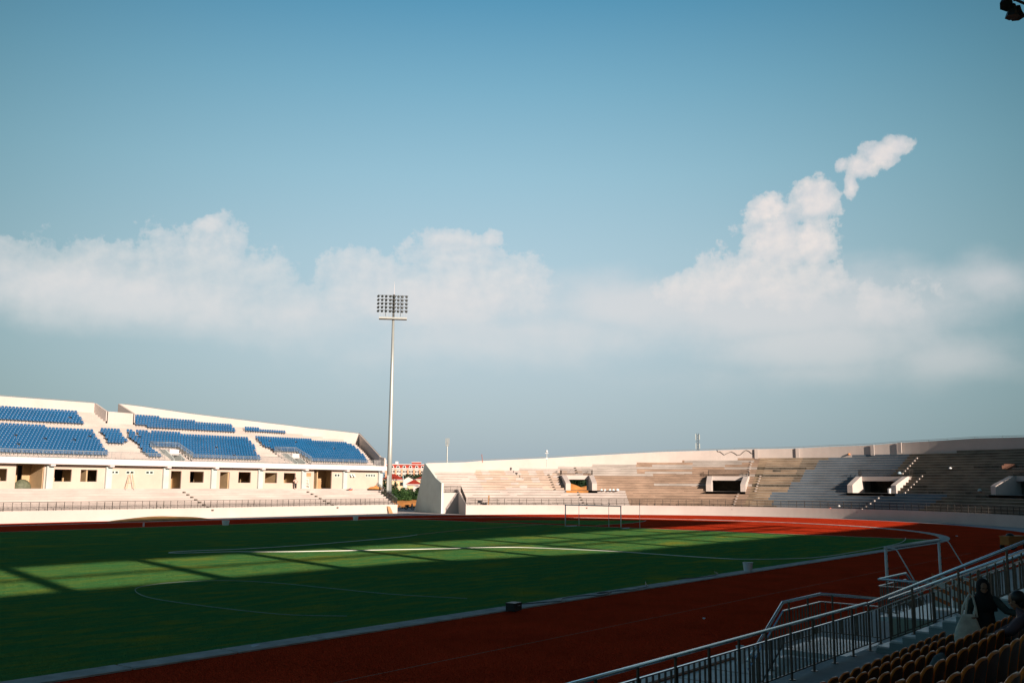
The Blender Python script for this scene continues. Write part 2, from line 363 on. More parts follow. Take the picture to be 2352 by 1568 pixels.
# ------------------------------------------------------------------ main stand behind and around the camera
def main_stand():
    g = thing('main_grandstand', 'dark concrete stand with rows of brown seats behind the steel railing', 'grandstand')
    mb = MB(); r, run = .31, .8
    FL = mat('stand_floor', (.28, .33, .35), .75, noise=(1.2, .3), bump=(30, .2, .005))
    mb.box(-30, 21.9, 7.95, 8.2, -.03, 1.1, FL); mb.box(-30, 23.05, 6.05, 7.95, .6, 1.1, FL)
    for k in range(9):
        y1 = 6.05-run*k; mb.box(-30, 23.0, y1-run, y1+.0, .5, 1.1+r*k+(.0 if k else .001), FL)
    mb.build('seating_deck', FL, g)
    w = MB(); w.box(21.9, 24.3, 7.7, 7.95, -.03, 1.097, M_STRUC); w.box(29.2, 125, 7.0, 7.9, -.03, 1.4, M_STRUC); w.build('front_wall', M_STRUC, g)
    # flight of steps up the aisle, side faces towards the camera
    st = MB(); FT = mat('step_granite', (.62, .68, .70), .35, noise=(4, .2), spec=.6)
    FS = mat('step_side', (.27, .36, .37), .8, noise=(1, .2))
    for i in range(15):
        y1 = 7.6-.29*i; st.box(23.0, 24.3, y1-.29, y1, .5, 1.1+.14*(i+1), FT)
    st.build('stair', FT, g)
    sp = MB(); prof = [(22.98, 7.62, .5), (22.98, 7.62, 1.1)]
    for i in range(15): prof += [(22.98, 7.6-.29*i, 1.1+.14*(i+1)-.035), (22.98, 7.6-.29*(i+1), 1.1+.14*(i+1)-.035)]
    prof += [(22.98, 3.25, .5)]; sp.prism(prof, (-.03, 0, 0)); sp.build('stair_side_wall', FS, g)
    dk = MB(); dk.box(24.36, 29.2, 4.0, 7.7, .0, 1.72, mat('deck_wall', (.50, .58, .48), .85, noise=(.8, .2))); dk.box(24.34, 29.22, 3.98, 7.72, 1.72, 1.76, FT); dk.build('raised_deck', None, g)
    for x0, x1, y0, y1, ys, sg in ((22.0, 24.4, 7.95, 9.45, 8.25, -1), (29.25, 31.95, 7.9, 9.6, 8.1, 1)):
        la = MB(); la.box(x0, x1, y0, y1, .98, 1.1, FT); xe = x0 if sg < 0 else x1
        pr = [(xe, ys, .9)]+[(xe+sg*.28*(i+j), ys, 1.1-.15*(i+1)) for i in range(7) for j in (0, 1)]+[(xe+sg*1.96, ys, -.02)]
        la.prism(pr, (0, y1-ys, 0), FT); la.build('access_landing', FT, g)
    # body of the stand and the wall whose top edge shades the pitch
    up = MB()
    up.prism([(-30, -1.2, .3), (-30, -1.2, 3.7), (-30, -19.6, 17.0), (-30, -20.2, 17.0), (-30, -20.2, .3)], (152.6, 0, 0))
    up.build('upper_tier', M_STRUC, g)
    tb = [(-60, 18.62), (28, 18.62), (45, 17.3), (105, 17.1), (112, 16.2), (118, 17.4), (122.6, 17.5)]
    bw = MB()
    for (a, za), (b, zb) in zip(tb, tb[1:]):
        bw.prism([(a, -20.5, .2), (b, -20.5, .2), (b, -20.5, zb), (a, -20.5, za)], (0, .26, 0))
    bw.build('rear_wall', M_STRUC, g)
    rf = MB(); RB, RF = (-20, 22.3), (8.2, 30.03)
    rf.prism([(-60, RB[0], RB[1]), (102.1, RB[0], RB[1]), (93, -3, 26.9), (88, RF[0], RF[1]), (-60, RF[0], RF[1])], (0, 0, .35))
    for x0 in np.arange(-57.2, 100, 8): rf.bar((x0, -20, 22.1), (x0, min(8, 8-(max(0, x0-88))*2.4), 29.7-max(0, (x0-88))*.6), .4, .5)
    rf.build('roof', M_STRUC, g)
    for x0 in np.arange(-57.2, 100, 8):
        c = MB(); c.box(x0-.4, x0+.4, -20.4, -19.7, 16.9, 22.3); c.build('roof_column', M_STRUC, g)
    for z0, z1, xa, xb in ((18.95, 19.2, 45, 96), (19.95, 20.35, 47, 97), (20.15, 20.4, -20, 47)):
        c = MB(); c.box(xa, xb, -20.2, -19.9, z0, z1); c.build('roof_beam', M_STRUC, g)
main_stand()

# ------------------------------------------------------------------ opposite grandstand
OY = 113.0
def back_y(x): return interp(x, [(40, 141), (75.2, 141), (75.21, 137.4), (79.6, 137.4), (79.61, 142), (83.2, 141.9), (90.7, 140.2), (104, 138.2), (112.7, 136.4), (119.2, 135.1), (124, 134.5)])
def back_z(x): return interp(x, [(40, 16.6), (75.2, 16.5), (75.21, 15.1), (79.6, 15.05), (79.61, 16.75), (83.2, 16.57), (90.7, 15.85), (104, 15.0), (108.7, 14.7), (112.7, 14.4), (119.2, 14.07), (124, 13.8)])
SEATS = [[(8, 36), (49, 86), (97, 131)], [(9, 37), (49, 87), (98, 132)], [(9, 37), (49, 87), (99, 133)], [(10, 37), (50, 88), (99, 134)], [(11, 38), (50, 88), (98, 135)], [(11, 38), (51, 90), (98, 135)],
 [(12, 39), (42, 46), (51, 91), (98, 136)], [(13, 39), (43, 48), (51, 92), (97, 137)], [(13, 39), (43, 48), (51, 92), (97, 137)], [(14, 40), (44, 48), (51, 53), (55, 93), (98, 138)], [(15, 40), (44, 49), (52, 53), (55, 93), (98, 138)],
 [(15, 41), (44, 49), (53, 54), (56, 94), (99, 137)], [(16, 28), (45, 50), (53, 54), (56, 70), (99, 122)], [(15, 41), (62, 93)], [(16, 41), (59, 94), (99, 115)], [(18, 42), (56, 94), (100, 105)], [(19, 42), (55, 95)], [(20, 42), (55, 82)], [(21, 43), (55, 70)]]
VOM_O = [(76.6, 80.9, .78), (98.6, 102.8, .78)]      # stairwell openings through the upper terrace: x0, x1
def opposite_stand():
    g = thing('opposite_grandstand', 'cream grandstand with blue seats above a row of rooms on the far side', 'grandstand')
    X0, XE = 30, 112.4
    # retaining wall in front of the pitch
    w = MB(); w.box(X0, XE, OY, OY+.25, -.1, 1.35); w.box(XE-.25, XE, OY+.25, OY+1.2, -.1, 1.348); w.build('retaining_wall', M_PLAST, g)
    # lower terrace
    t = MB()
    for k in range(8):
        y0 = OY+.25+1.05*k; xe = XE-.02+.42*(y0-OY)
        t.box(X0, xe, y0, y0+1.05, -.05, 1.2+.325*k+.05, M_CONC)
    t.box(X0, 117.6, 121.65, 129, 3.3, 3.8, M_CONC)
    t.build('lower_terrace', M_CONC, g)
    for xs in (77.6, 99.6, 112.9):
        for k in range(8):
            y0 = OY+.25+1.05*k; xx = xs+(.42*(y0-OY) if xs > 110 else (y0-OY)*.05); st = MB()
            st.box(-.16, .16, -.14, .14, 0, .2); st.build('step_block', M_STAIN, g, loc=(xx, y0-.2, 1.25+.325*(k-1)))
    # building front with its openings: px table turned into x, z on the plane of the front wall
    FY = 122.0
    bays = []
    def P2(x, y):
        X = (x-2048)/CF; Y = -(y-1365.5)/CF; d = F+X*Rc+Y*Uc; tt = FY/d.y; return d.x*tt, EYE+d.z*tt
    OP = [('window', -60, 26, 1873, 1923, 0), ('opening', 66, 172, 1854, 1949, 1), ('window', 218.5, 284.7, 1876, 1925, 0), ('window', 324, 387, 1878, 1925.5, 0), ('vent', 443.8, 474, 1882, 1894, 2),
          ('vent', 504, 536, 1882.5, 1895, 2), ('vent', 583, 613, 1883, 1895, 2), ('door', 685, 723, 1883, 1951, 1), ('window', 760.7, 814, 1885, 1929, 0), ('door', 881, 916, 1887, 1952, 1),
          ('window', 954.7, 1002.5, 1887, 1930, 0), ('window', 1060.6, 1107.7, 1890, 1931, 0), ('window', 1136, 1181.5, 1891, 1931, 0), ('hatch', 1221, 1244, 1891, 1904.6, 3), ('opening', 1257, 1325.7, 1876, 1953.6, 1),
          ('vent', 1338, 1359, 1894, 1906, 2), ('vent', 1396.5, 1417.6, 1895, 1906, 4), ('vent', 1461.6, 1501.7, 1896, 1906, 5)]
    ops = []
    for n, a, b, c, d, k in OP:
        xa, zt = P2(a, (c)); xb, zb = P2(b, d); _, zt2 = P2(b, c)
        ops.append((n, xa, xb, 3.8 if k == 1 else (zb+P2(a, d)[1])/2, min((zt+zt2)/2, 6.9), k))
    zt_w, xl, xr = 7.0, 40, 116.6
    fw = MB(); xs = xl
    for n, xa, xb, z0, z1, k in sorted(ops, key=lambda q: q[1]):
        if xa > xs: fw.box(xs, xa, FY, FY+.22, 3.8, zt_w)
        if z0 > 3.81: fw.box(xa, xb, FY, FY+.22, 3.8, z0)
        if z1 < zt_w: fw.box(xa, xb, FY, FY+.22, z1, zt_w)
        xs = xb
    fw.box(xs, xr, FY, FY+.22, 3.8, zt_w)
    fw.box(xr-.22, xr, FY+.22, FY+8, 3.8, zt_w)
    fw.build('front_wall', M_PEACH, g)
    fm = mat('window_frame_white', (.55, .66, .64), .5)
    for n, xa, xb, z0, z1, k in ops:
        if k in (2, 4, 5):
            f = MB(); nn = 4 if k == 5 else 2; e = .07
            f.box(xa, xb, FY-.03, FY+.1, z0, z0+e); f.box(xa, xb, FY-.03, FY+.1, z1-e, z1)
            for i in range(nn+1):
                q = xa+(xb-xa)*i/nn; f.box(max(xa, q-e), min(xb, q+e), FY-.03, FY+.1, z0+e, z1-e)
            o = f.build('window_frame', fm, g)
            p = MB(); p.box(xa+.02, xb-.02, FY+.1, FY+.13, z0, z1); p.build('pane', M_GLASS, o)
            if k == 4:
                h = MB()
                for i in range(2):
                    q = xa+(xb-xa)*i/2; h.prism([(q+.1, FY-.05, z1), (q+.1, FY-.45, z0-.02), (q+.1, FY-.49, z0-.02), (q+.1, FY-.09, z1)], ((xb-xa)/2-.2, 0, 0))
                h.build('open_sash', fm, o)
        elif k == 3:
            f = MB(); f.box(xa, xb, FY+.08, FY+.12, z0, z1); f.build('hatch_board', M_WOOD, g)
    # interior: rear wall with openings to the daylight, cross walls, ceiling
    ri = MB(); RY = 125.6; x = xl
    for sx, ex in ((57.32, 57.95), (62.14, 63.2), (65.9, 66.9), (80.1, 80.6), (82.2, 82.9), (88.17, 88.7), (90.6, 91.0), (105.7, 106.2)):
        ri.box(x, sx, RY, RY+.2, 3.8, 7.0); ri.box(sx, ex, RY, RY+.2, 3.8, 4.6); ri.box(sx, ex, RY, RY+.2, 6.7, 7.0); x = ex
    ri.box(x, xr, RY, RY+.2, 3.8, 7.0)
    for x in (50.4, 58.9, 64.6, 71, 79.2, 86.3, 92.4, 95.2, 99.4, 103.2, 107.9, 112): ri.box(x, x+.18, FY+.23, RY, 3.8, 7.0)
    ri.build('inner_wall', M_DARKIN, g)
    # pillars and fascia
    for i, px in enumerate((195, 431.5, 660, 851.5, 1038.3, 1211.7, 1376.5, 1518)):
        xa = P2(px, 1900)[0]; p = MB(); wdt = .42
        p.box(xa-wdt, xa+wdt, FY-.34, FY-.003, 3.8, 6.74, M_PILL); p.box(xa-wdt+.12, xa+wdt-.12, FY-1.02, FY-.35, 6.62, 6.93, M_WHITE); p.build('pillar', None, g)
    f = MB(); f.box(X0, 117.4, FY-1.2, FY-1.0, 6.86, 7.62, M_WHITE); f.box(X0, 117.2, FY-1.0, FY+7, 6.95, 7.2, M_CONC); f.box(117.15, 117.4, FY-1.0, FY+1.8, 6.862, 8.72, M_WHITE)
    f.build('fascia', M_WHITE, g)
    # upper terrace
    def xr_of(y): return 117.2+(y-122)*.39
    rows = [(FY-1.0, 123.3, 7.55)]+[(123.3+.8*k, 123.3+.8*(k+1), 7.9+.31*k) for k in range(13)]+[(133.7, 135.0, 11.93)]+[(135.0+.8*k, 135.8+.8*k, 12.62+.34*k) for k in range(9)]
    t = MB(); zp = 7.2
    xs = sorted(set([X0]+list(np.arange(31, 124.5, 1.0))+[75.2, 75.21, 79.6, 79.61, 76.6, 80.9, 98.6, 102.8]))
    for (y0, y1, z) in rows:
        for xa, xb in zip(xs, xs[1:]):
            if xa >= xr_of(y0): continue
            xb2 = min(xb, xr_of(y0)+.01)
            if any(v[0]-.01 <= xa and xb <= v[1]+.01 for v in VOM_O) and y1 < 127.4: continue
            ba, bb = back_y(xa+.001), back_y(xb2-.001)
            if y0 >= max(ba, bb): continue
            t.quad((xa, y0, z), (xb2, y0, z), (xb2, max(y0, min(y1, bb)), z), (xa, max(y0, min(y1, ba)), z), M_CONC)
            t.quad((xa, y0, zp), (xb2, y0, zp), (xb2, y0, z), (xa, y0, z), M_CONC)
        zp = z
    t.build('upper_terrace', M_CONC, g)
    b = MB(); bk = [40, 58, 75.2, 75.21, 79.6, 79.61]+list(np.linspace(83.2, 123.6, 16))
    for xa, xb in zip(bk, bk[1:]):
        ya, yb = back_y(xa), back_y(xb); za, zb = back_z(xa), back_z(xb)
        q = [(xa, ya), (xb, yb), (xb, yb+.3), (xa, ya+.3)] if xb-xa > .1 else [(xa-.15, ya), (xa+.15, ya), (xa+.15, yb), (xa-.15, yb)]
        jog = xb-xa < .1
        lo = [(x_, y_, 0) for x_, y_ in q]; hi = [(q[0][0], q[0][1], za), (q[1][0], q[1][1], za if jog else zb), (q[2][0], q[2][1], zb), (q[3][0], q[3][1], zb if jog else za)]
        b.add(lo+hi, ((0, 1, 5, 4), (1, 2, 6, 5), (2, 3, 7, 6), (3, 0, 4, 7), (4, 5, 6, 7)), M_PLAST)
    b.build('rear_parapet', M_PLAST, g)
    s = MB(); e0, e1 = (117.3, 122.6), (123.4, 134.6)
    s.prism([(e0[0], e0[1], 7.2), (e0[0], e0[1], 9.3), (e1[0], e1[1], 13.8), (e1[0], e1[1], 7.2)], (.3, -.12, 0), M_PLAST)
    s.prism([(117.0, 121.1, 7.6), (117.0, 121.1, 9.0), (117.25, 122.7, 9.3), (117.25, 122.7, 7.6)], (.25, -.06, 0), M_PLAST)
    s.build('side_wall', M_PLAST, g)
    lo = MB(); lo.add([(112.4, 113.2, 0), (116.1, 121.9, 0), (116.1, 121.9, 3.8), (112.4, 113.2, 1.2)], [(0, 1, 2, 3)], M_STRUC); lo.build('terrace_end', M_STRUC, g)
    # thin coping handrail on top of the rear parapet
    c = MB(); c.tube([(x, back_y(x)+.15, back_z(x)+.14) for x in (40, 58, 75)], .045, 6); c.tube([(x, back_y(x)+.15, back_z(x)+.14) for x in np.linspace(80.5, 123.4, 14)], .045, 6)
    c.tube([(123.4, 134.6, 14.0), (117.4, 122.6, 9.5)], .045, 6); c.build('coping_rail', M_RAILG, g)
    # stairwell mouths in the lower rows
    for x0, x1, _ in VOM_O:
        v = MB(); y1 = 127.45; xa, xb = x0+1.4, x1-1.4
        v.box(xa, xb, 124.6, y1, 8.55, 9.35, M_WHITE); v.box(x0, xa, y1-.2, y1, 7.2, 9.35, M_CONC); v.box(xb, x1, y1-.2, y1, 7.2, 9.35, M_CONC)
        v.box(xa, xb, y1-.2, y1, 6.9, 8.549, M_BLACK); v.box(x0, x1, 121.2, y1-.2, 7.21, 7.5, M_CONC)  # black panel stands in for the dark inside the stairwell
        for k in range(10): v.box(x0+.02, xa-.16, 123.2+.4*k, 127.2, 7.4+.175*k, 7.4+.175*(k+1), M_CONC); v.box(xb+.16, x1-.02, 123.2+.4*k, 127.2, 7.4+.175*k, 7.4+.175*(k+1), M_CONC)
        for xx in (xa-.15, xb): v.prism([(xx, 123.2, 7.4), (xx, 123.2, 8.0), (xx, 125.6, 9.35), (xx, 127.2, 9.35), (xx, 127.2, 7.4)], (.15, 0, 0), M_PILL)
        v.build('stairwell_mouth', None, g)
        r = thing('stairwell_railing', 'pale railing around the stairwell mouth %s' % ('left of the middle block of blue seats' if x0 < 90 else 'between the middle and right blocks of blue seats'), 'railing', group='railings round the stairwells of the blue-seat stand')
        railing(r, [(x0-.1, 123.3, 7.9), (x0-.1, 127.3, 9.5), (x1+.1, 127.3, 9.5), (x1+.1, 123.3, 7.9)], .95, 1.4, .2, .035, .012, M_RAILG, M_RAILG)
    r = thing('upper_railing', 'pale railing running above the white fascia of the blue-seat stand', 'railing')
    railing(r, [(40, 121.05, 7.6), (117.05, 121.05, 7.6)], 1.0, 1.3, .16, .035, .012, M_RAILG, M_RAILG)
    r = thing('pitch_wall_railing', 'thin dark railing on top of the cream wall along the far straight', 'railing')
    railing(r, [(38.4, OY+.12, 1.35), (XE-.12, OY+.12, 1.35)], .98, 1.0, .14, .03, .011, M_RAILF, M_RAILF, rails=(.84, .5, .1), post_r=.035)
    r = thing('terrace_stair_railing', 'grey railing stepping down the end of the bare lower terrace', 'railing')
    railing(r, [(116.2, 121.8, 3.9), (113.0, 114.0, 1.5), (112.5, 113.2, 1.4)], .95, 1.3, .15, .03, .012, M_RAILG, M_RAILF)
opposite_stand()

def blue_seats():
    e = MB(); w = .208                                  # small tip-up seat: pan, back shell, bracket
    e.add([(-w, -.2, .42), (w, -.2, .42), (w, .16, .40), (-w, .16, .40), (-w, -.2, .36), (w, -.2, .36), (w, .16, .34), (-w, .16, .34)], ((0, 1, 2, 3), (7, 6, 5, 4), (0, 4, 5, 1), (1, 5, 6, 2), (2, 6, 7, 3), (3, 7, 4, 0)), M_BLUE)
    prof = [(-w, .40), (w, .40), (w+.005, .66), (w*.86, .77), (0, .80), (-w*.86, .77), (-w-.005, .66)]
    bk = [Vector((x, .17+.10*((z-.4)/.4)-.05*(abs(x)/w)**2, z)) for x, z in prof]; bk2 = [p+Vector((0, .05, 0)) for p in bk]
    e.add(bk+bk2, [tuple(range(7)), tuple(range(13, 6, -1))]+[(i, i+7, (i+1) % 7+7, (i+1) % 7) for i in range(7)], M_BLUE)
    e.box(-.05, .05, .18, .3, .1, .42, M_RAILG); e.box(-.028, .028, .12, .175, .47, .53, M_WHITE)
    lst = []
    for k, rng in enumerate(SEATS):
        y, z = (123.3+.8*k+.42, 7.9+.31*k) if k < 13 else (135.0+.8*(k-13)+.42, 12.62+.34*(k-13))
        for bi, (a, b) in enumerate(rng):
            for i in range(a, b+1):
                x = 50+.5*i
                if y+.5 > back_y(x): continue
                if any(v[0]-.3 < x < v[1]+.3 for v in VOM_O) and k < 5: continue
                if random.random() < .004: continue
                lst.append((math.dist((x, y, z), (0, 0, EYE)), x, y, z, k, bi, i-a+1))
    lst.sort(); near, rest = lst[:300], lst[300:]
    bn = ['left', 'middle', 'right', 'far right', 'end']
    me = None
    for d, x, y, z, k, bi, j in near:
        if me is None: o = e.build('blue_seat', None); me = o.data
        else: o = bpy.data.objects.new('blue_seat', me); COL.objects.link(o)
        o.location = (x, y, z); tier = '%s row of the %s lower block' % (ordinal(k+1), bn[bi]) if k < 13 else '%s row of the %s upper block' % (ordinal(k-12), bn[bi])
        tag(o, 'blue plastic seat, %s from the left in the %s' % (ordinal(j), tier), 'seat', 'blue seats of the far grandstand')
    V = np.array(e.v); nv = len(V); vs = np.concatenate([V+np.array(q[1:4]) for q in rest])
    big = MB(); big.v = [tuple(p) for p in vs]; big.mats = e.mats
    big.f = [tuple(i+nv*n for i in f) for n in range(len(rest)) for f in e.f]; big.m = e.m*len(rest)
    o = big.build('blue_seats', None); o['kind'] = 'stuff'; o['label'] = 'rows of blue plastic seats filling the far grandstand'; o['category'] = 'seats'
blue_seats()

# ------------------------------------------------------------------ curved end stand
EA, EB, EX, EYc = 64., 50., 82., 58.
def ell(t, s):
    n = Vector((math.cos(t)/EA, math.sin(t)/EB)).normalized()
    return Vector((EX+EA*math.cos(t), EYc+EB*math.sin(t)))+n*s
def P3(t, s, z): p = ell(t, s); return Vector((p.x, p.y, z))
SBT = [(-.9, 20.6), (-.39, 20.4), (-.28, 20.4), (-.11, 20.0), (-.05, 19.6), (.12, 19.2), (.24, 18.8), (.44, 17.6), (.54, 16.8), (.66, 16.), (.73, 15.2), (.91, 14.), (.95, 13.6), (1.06, 13.0)]
ZBT = [(-.9, 12.2), (-.39, 12.15), (-.28, 12.3), (-.2, 12.12), (-.11, 11.95), (-.05, 11.64), (.05, 11.51), (.12, 11.3), (.24, 11.2), (.44, 10.72), (.54, 10.28), (.66, 9.73), (.73, 9.37), (.91, 8.67), (.95, 8.4), (1.06, 8.1)]
T_L, T_U = 1.022, 1.047
T_R = 0.9995829858215179
def t_low(s): return T_L-(T_L-T_R)*min(s, 6)/6
VOM_E = [(.622, .707), (.216, .324), (-.194, -.061), (-.60, -.455)]
def end_stand():
    g = thing('end_grandstand', 'curved bare concrete end stand of brown and grey steps behind the far goal', 'grandstand')
    ts = sorted(set([round(float(q), 4) for q in np.linspace(-.9, T_U, 98)]+[T_L]+[v for p in VOM_E for v in p]))
    w = MB()
    for a, b in zip(ts, ts[1:]):
        if b > T_L+.001: continue
        w.quad(P3(b, 0, -.1), P3(a, 0, -.1), P3(a, 0, 1.45), P3(b, 0, 1.45)); w.quad(P3(b, 0, 1.45), P3(a, 0, 1.45), P3(a, .3, 1.45), P3(b, .3, 1.45))
    w.build('retaining_wall', M_PLAST, g)
    rows = [(.3+1.2*k, 1.5+1.2*k, 1.28+.41*k) for k in range(6)]+[(7.5, 8.3, 3.75)]
    rows += [(8.3+.8*k, 9.1+.8*k, 3.75+.42*(k+1)) for k in range(16)]
    tm = MB(); zp = 1.0; run = {}
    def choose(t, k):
        # screed bays with painted shade, weathered brown bays and mossy bays along the curve
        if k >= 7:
            if .112-.0042*(k-6) > t > -.136+.0*(k): return M_SHADEC
        elif t < .15-.008*(6-k) and t > -.33: return M_SHADEC
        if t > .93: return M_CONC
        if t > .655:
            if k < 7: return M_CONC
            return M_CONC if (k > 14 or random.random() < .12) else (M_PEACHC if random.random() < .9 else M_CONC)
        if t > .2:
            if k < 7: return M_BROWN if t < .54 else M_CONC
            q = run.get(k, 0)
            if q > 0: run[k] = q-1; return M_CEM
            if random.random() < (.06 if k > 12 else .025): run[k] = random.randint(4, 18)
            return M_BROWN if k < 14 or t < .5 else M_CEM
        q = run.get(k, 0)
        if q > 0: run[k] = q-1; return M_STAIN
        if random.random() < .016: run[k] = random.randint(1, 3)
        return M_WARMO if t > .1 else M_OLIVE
    M_WARMO = mat('brown_concrete', (.36, .28, .20), .95, noise=(.9, .45), bump=(10, .3, .015), spec=.1, stretch=(.35, .35, 1.2))
    M_PEACHC = mat('sandy_concrete', (.48, .385, .32), .92, noise=(.8, .3), stretch=(.35, .35, 1.5))
    ndg = MB(); jn = MB()
    for k, (s0, s1, z) in enumerate(rows):
        run.clear()
        for a, b in list(zip(ts, ts[1:]))[::-1]:
            mid = (a+b)/2
            if k < 6 and b > t_low(s0)+.001:
                if a >= t_low(s0): continue
                b = t_low(s0)
            if any(v0-.002 <= a and b <= v1+.002 for v0, v1 in VOM_E) and 6.4 < s0 < 12.2: continue
            sa, sb = interp(a, SBT), interp(b, SBT)
            if s0 >= max(sa, sb): continue
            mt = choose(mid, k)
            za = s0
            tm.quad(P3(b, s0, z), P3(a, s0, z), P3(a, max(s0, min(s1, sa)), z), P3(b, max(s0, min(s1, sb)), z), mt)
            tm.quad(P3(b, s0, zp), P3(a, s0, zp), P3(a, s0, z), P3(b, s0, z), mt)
            if b >= .2 and k > 0 and random.random() < .93: jn.quad(P3(b, s0-.012, zp), P3(a, s0-.012, zp), P3(a, s0-.012, zp+.055), P3(b, s0-.012, zp+.055))
            if k > 0 and b < .2 and s0+.3 < min(sa, sb):
                ndg.quad(P3(b, s0-.03, z-.03), P3(a, s0-.03, z-.03), P3(a, s0-.03, z+.012), P3(b, s0-.03, z+.012)); ndg.quad(P3(b, s0-.03, z+.012), P3(a, s0-.03, z+.012), P3(a, s0+.05, z+.012), P3(b, s0+.05, z+.012))
        zp = z
    tm.build('terrace', None, g); ndg.build('step_edge', M_NOSE, g); jn.build('step_joint', M_STAIN, g)['kind'] = 'stuff'
    # parapet and its outer face
    b_ = MB(); cp = MB()
    for a, b in zip(ts, ts[1:]):
        sa, sb, za, zb = interp(a, SBT), interp(b, SBT), interp(a, ZBT), interp(b, ZBT)
        ga, gb = za-1.9, zb-1.9
        b_.quad(P3(b, sb, gb-1.2), P3(a, sa, ga-1.2), P3(a, sa, za), P3(b, sb, zb)); b_.quad(P3(b, sb, zb), P3(a, sa, za), P3(a, sa+.3, za), P3(b, sb+.3, zb))
        if not (VOM_E[0][0]-.001 <= a and b <= VOM_E[0][1]+.001): b_.quad(P3(a, sa+.3, za), P3(a, sa+2.6, -.1), P3(b, sb+2.6, -.1), P3(b, sb+.3, zb))
        else: b_.quad(P3(a, sa+.3, za), P3(a, sa+.6, 5.7), P3(b, sb+.6, 5.7), P3(b, sb+.3, zb))
    b_.build('rear_parapet', M_PLAST, g)
    for tt in (.212, .116, -.055, -.115):
        c = MB(); s = interp(tt, SBT); z = interp(tt, ZBT); u = (ell(tt+.001, s)-ell(tt, s)).normalized(); n = (ell(tt, s+1)-ell(tt, s))
        c.obox(P3(tt, s-.22, z-.85), (u.x*.3, u.y*.3, 0), (n.x*.08, n.y*.08, 0), (0, 0, .87)); c.build('buttress', M_PLAST, g)
    cp.tube([P3(t, interp(t, SBT)+.15, interp(t, ZBT)+.22) for t in ts[::3]+[ts[-1]]], .04, 6)
    for t in ts[::3]: cp.bar(P3(t, interp(t, SBT)+.15, interp(t, ZBT)), P3(t, interp(t, SBT)+.15, interp(t, ZBT)+.22), .04)
    cp.build('coping_rail', M_RAILG, g)
    # left end: tall leaning side wall, its raking top, and the recess face above the lower steps
    e = MB(); sb = interp(T_U, SBT)
    prof = [(5.9, -.1), (5.9, 4.8), (8.3, 5.6), (sb, 8.1), (sb+.3, 8.1), (sb+4.6, -.1)]
    n = (ell(T_U+.001, 5)-ell(T_U, 5)).normalized()
    e.prism([P3(T_U, s, z) for s, z in prof], (n.x*.35, n.y*.35, 0), mat('side_plaster', (.66, .74, .69), .9, noise=(.3, .15)))
    e.build('side_wall', None, g)
    e = MB(); e.quad(P3(T_U+.002, 6.0, -.1), P3(T_R-.002, 6.0, -.1), P3(T_R-.002, 6.0, 3.3), P3(T_U+.002, 6.0, 3.3)); e.quad(P3(T_U+.002, 6.0, 3.3), P3(T_R-.002, 6.0, 3.3), P3(T_R-.002, 8.3, 3.3), P3(T_U+.002, 8.3, 3.3))
    pr = [(0, -.1), (0, 1.5), (7.5, 3.95), (7.5, -.1)]
    n2 = (ell(T_L+.001, 0)-ell(T_L, 0)).normalized(); e.prism([P3(t_low(s), s, z) for s, z in pr], (n2.x*.2, n2.y*.2, 0)); e.build('recess_wall', M_PLAST, g)
    rr = thing('stand_corner_railing', 'short dark railing on the ledge at the left end of the curved stand', 'railing')
    railing(rr, [P3(T_U-.002, 6.1, 3.3), P3(T_R, 6.1, 3.4), P3(T_L, .3, 1.4)], 1.0, 1.2, .14, .035, .012, M_RAILF, M_RAILF)
    # small step blocks of the aisles
    for t0, dt, k0, k1, mt_ in ((.735, .0, 7, 13, M_STAIN), (.66, 0, 14, 18, M_STAIN), (.676, 0, 0, 6, M_STAIN), (.222, .0, 13, 20, M_WHITE), (.19, .0, 7, 13, M_WHITE), (.235, 0, 0, 6, M_WHITE), (-.215, 0, 7, 13, M_WHITE), (-.16, .0, 14, 20, M_WHITE), (-.16, 0, 0, 6, M_WHITE)):
        for k in range(k0, min(k1+1, len(rows))):
            s0, s1, z = rows[k]; t = t0
            if s0 > interp(t, SBT)-.5: continue
            u = (ell(t+.001, s0)-ell(t, s0)).normalized(); n = ell(t, s0+1)-ell(t, s0); st = MB(); w_ = .13
            st.obox((0, 0, 0), (u.x*w_, u.y*w_, 0), (n.x*.15, n.y*.15, 0), (0, 0, .1)); st.build('step_block', M_CONC if mt_ is M_WHITE else mt_, g, loc=P3(t, s0-.16, z-.3))
    # tunnels
    names = ['leftmost', 'second', 'third', 'fourth']
    for vi, (t0, t1) in enumerate(VOM_E):
        v = MB(); tc = (t0+t1)/2; zf = 3.75; zl = 5.62
        for tt, sg in ((t0, 1), (t1, -1)):
            u = (ell(tt+.001, 9)-ell(tt, 9)).normalized()*.85*sg
            v.prism([P3(tt, 7.9, zf), P3(tt, 7.9, zf+1.2), P3(tt, 8.5, zf+1.5), P3(tt, 11.3, zl+.72), P3(tt, 12.5, zl+.72), P3(tt, 12.5, zf)], (u.x, u.y, 0), M_PLAST)
            v.quad(P3(tt, 12.3, zf), P3(tt, 20, zf), P3(tt, 20, zl), P3(tt, 12.3, zl), M_STRUC)
        v.prism([P3(t0, 11.7, zl), P3(t0, 11.7, zl+.72), P3(t0, 12.45, zl+.72), P3(t0, 12.45, zl)], P3(t1, 12, 0)-P3(t0, 12, 0), M_PLAST)
        v.quad(P3(t0, 11.7, zl), P3(t1, 11.7, zl), P3(t1, 20, zl), P3(t0, 20, zl), M_STRUC)
        v.quad(P3(t0, 6.6, zf+.004), P3(t1, 6.6, zf+.004), P3(t1, 20, zf+.004), P3(t0, 20, zf+.004), M_CEM)
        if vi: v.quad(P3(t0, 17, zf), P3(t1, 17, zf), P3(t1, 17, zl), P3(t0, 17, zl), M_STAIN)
        tp = t0+.012 if vi else t1-.016
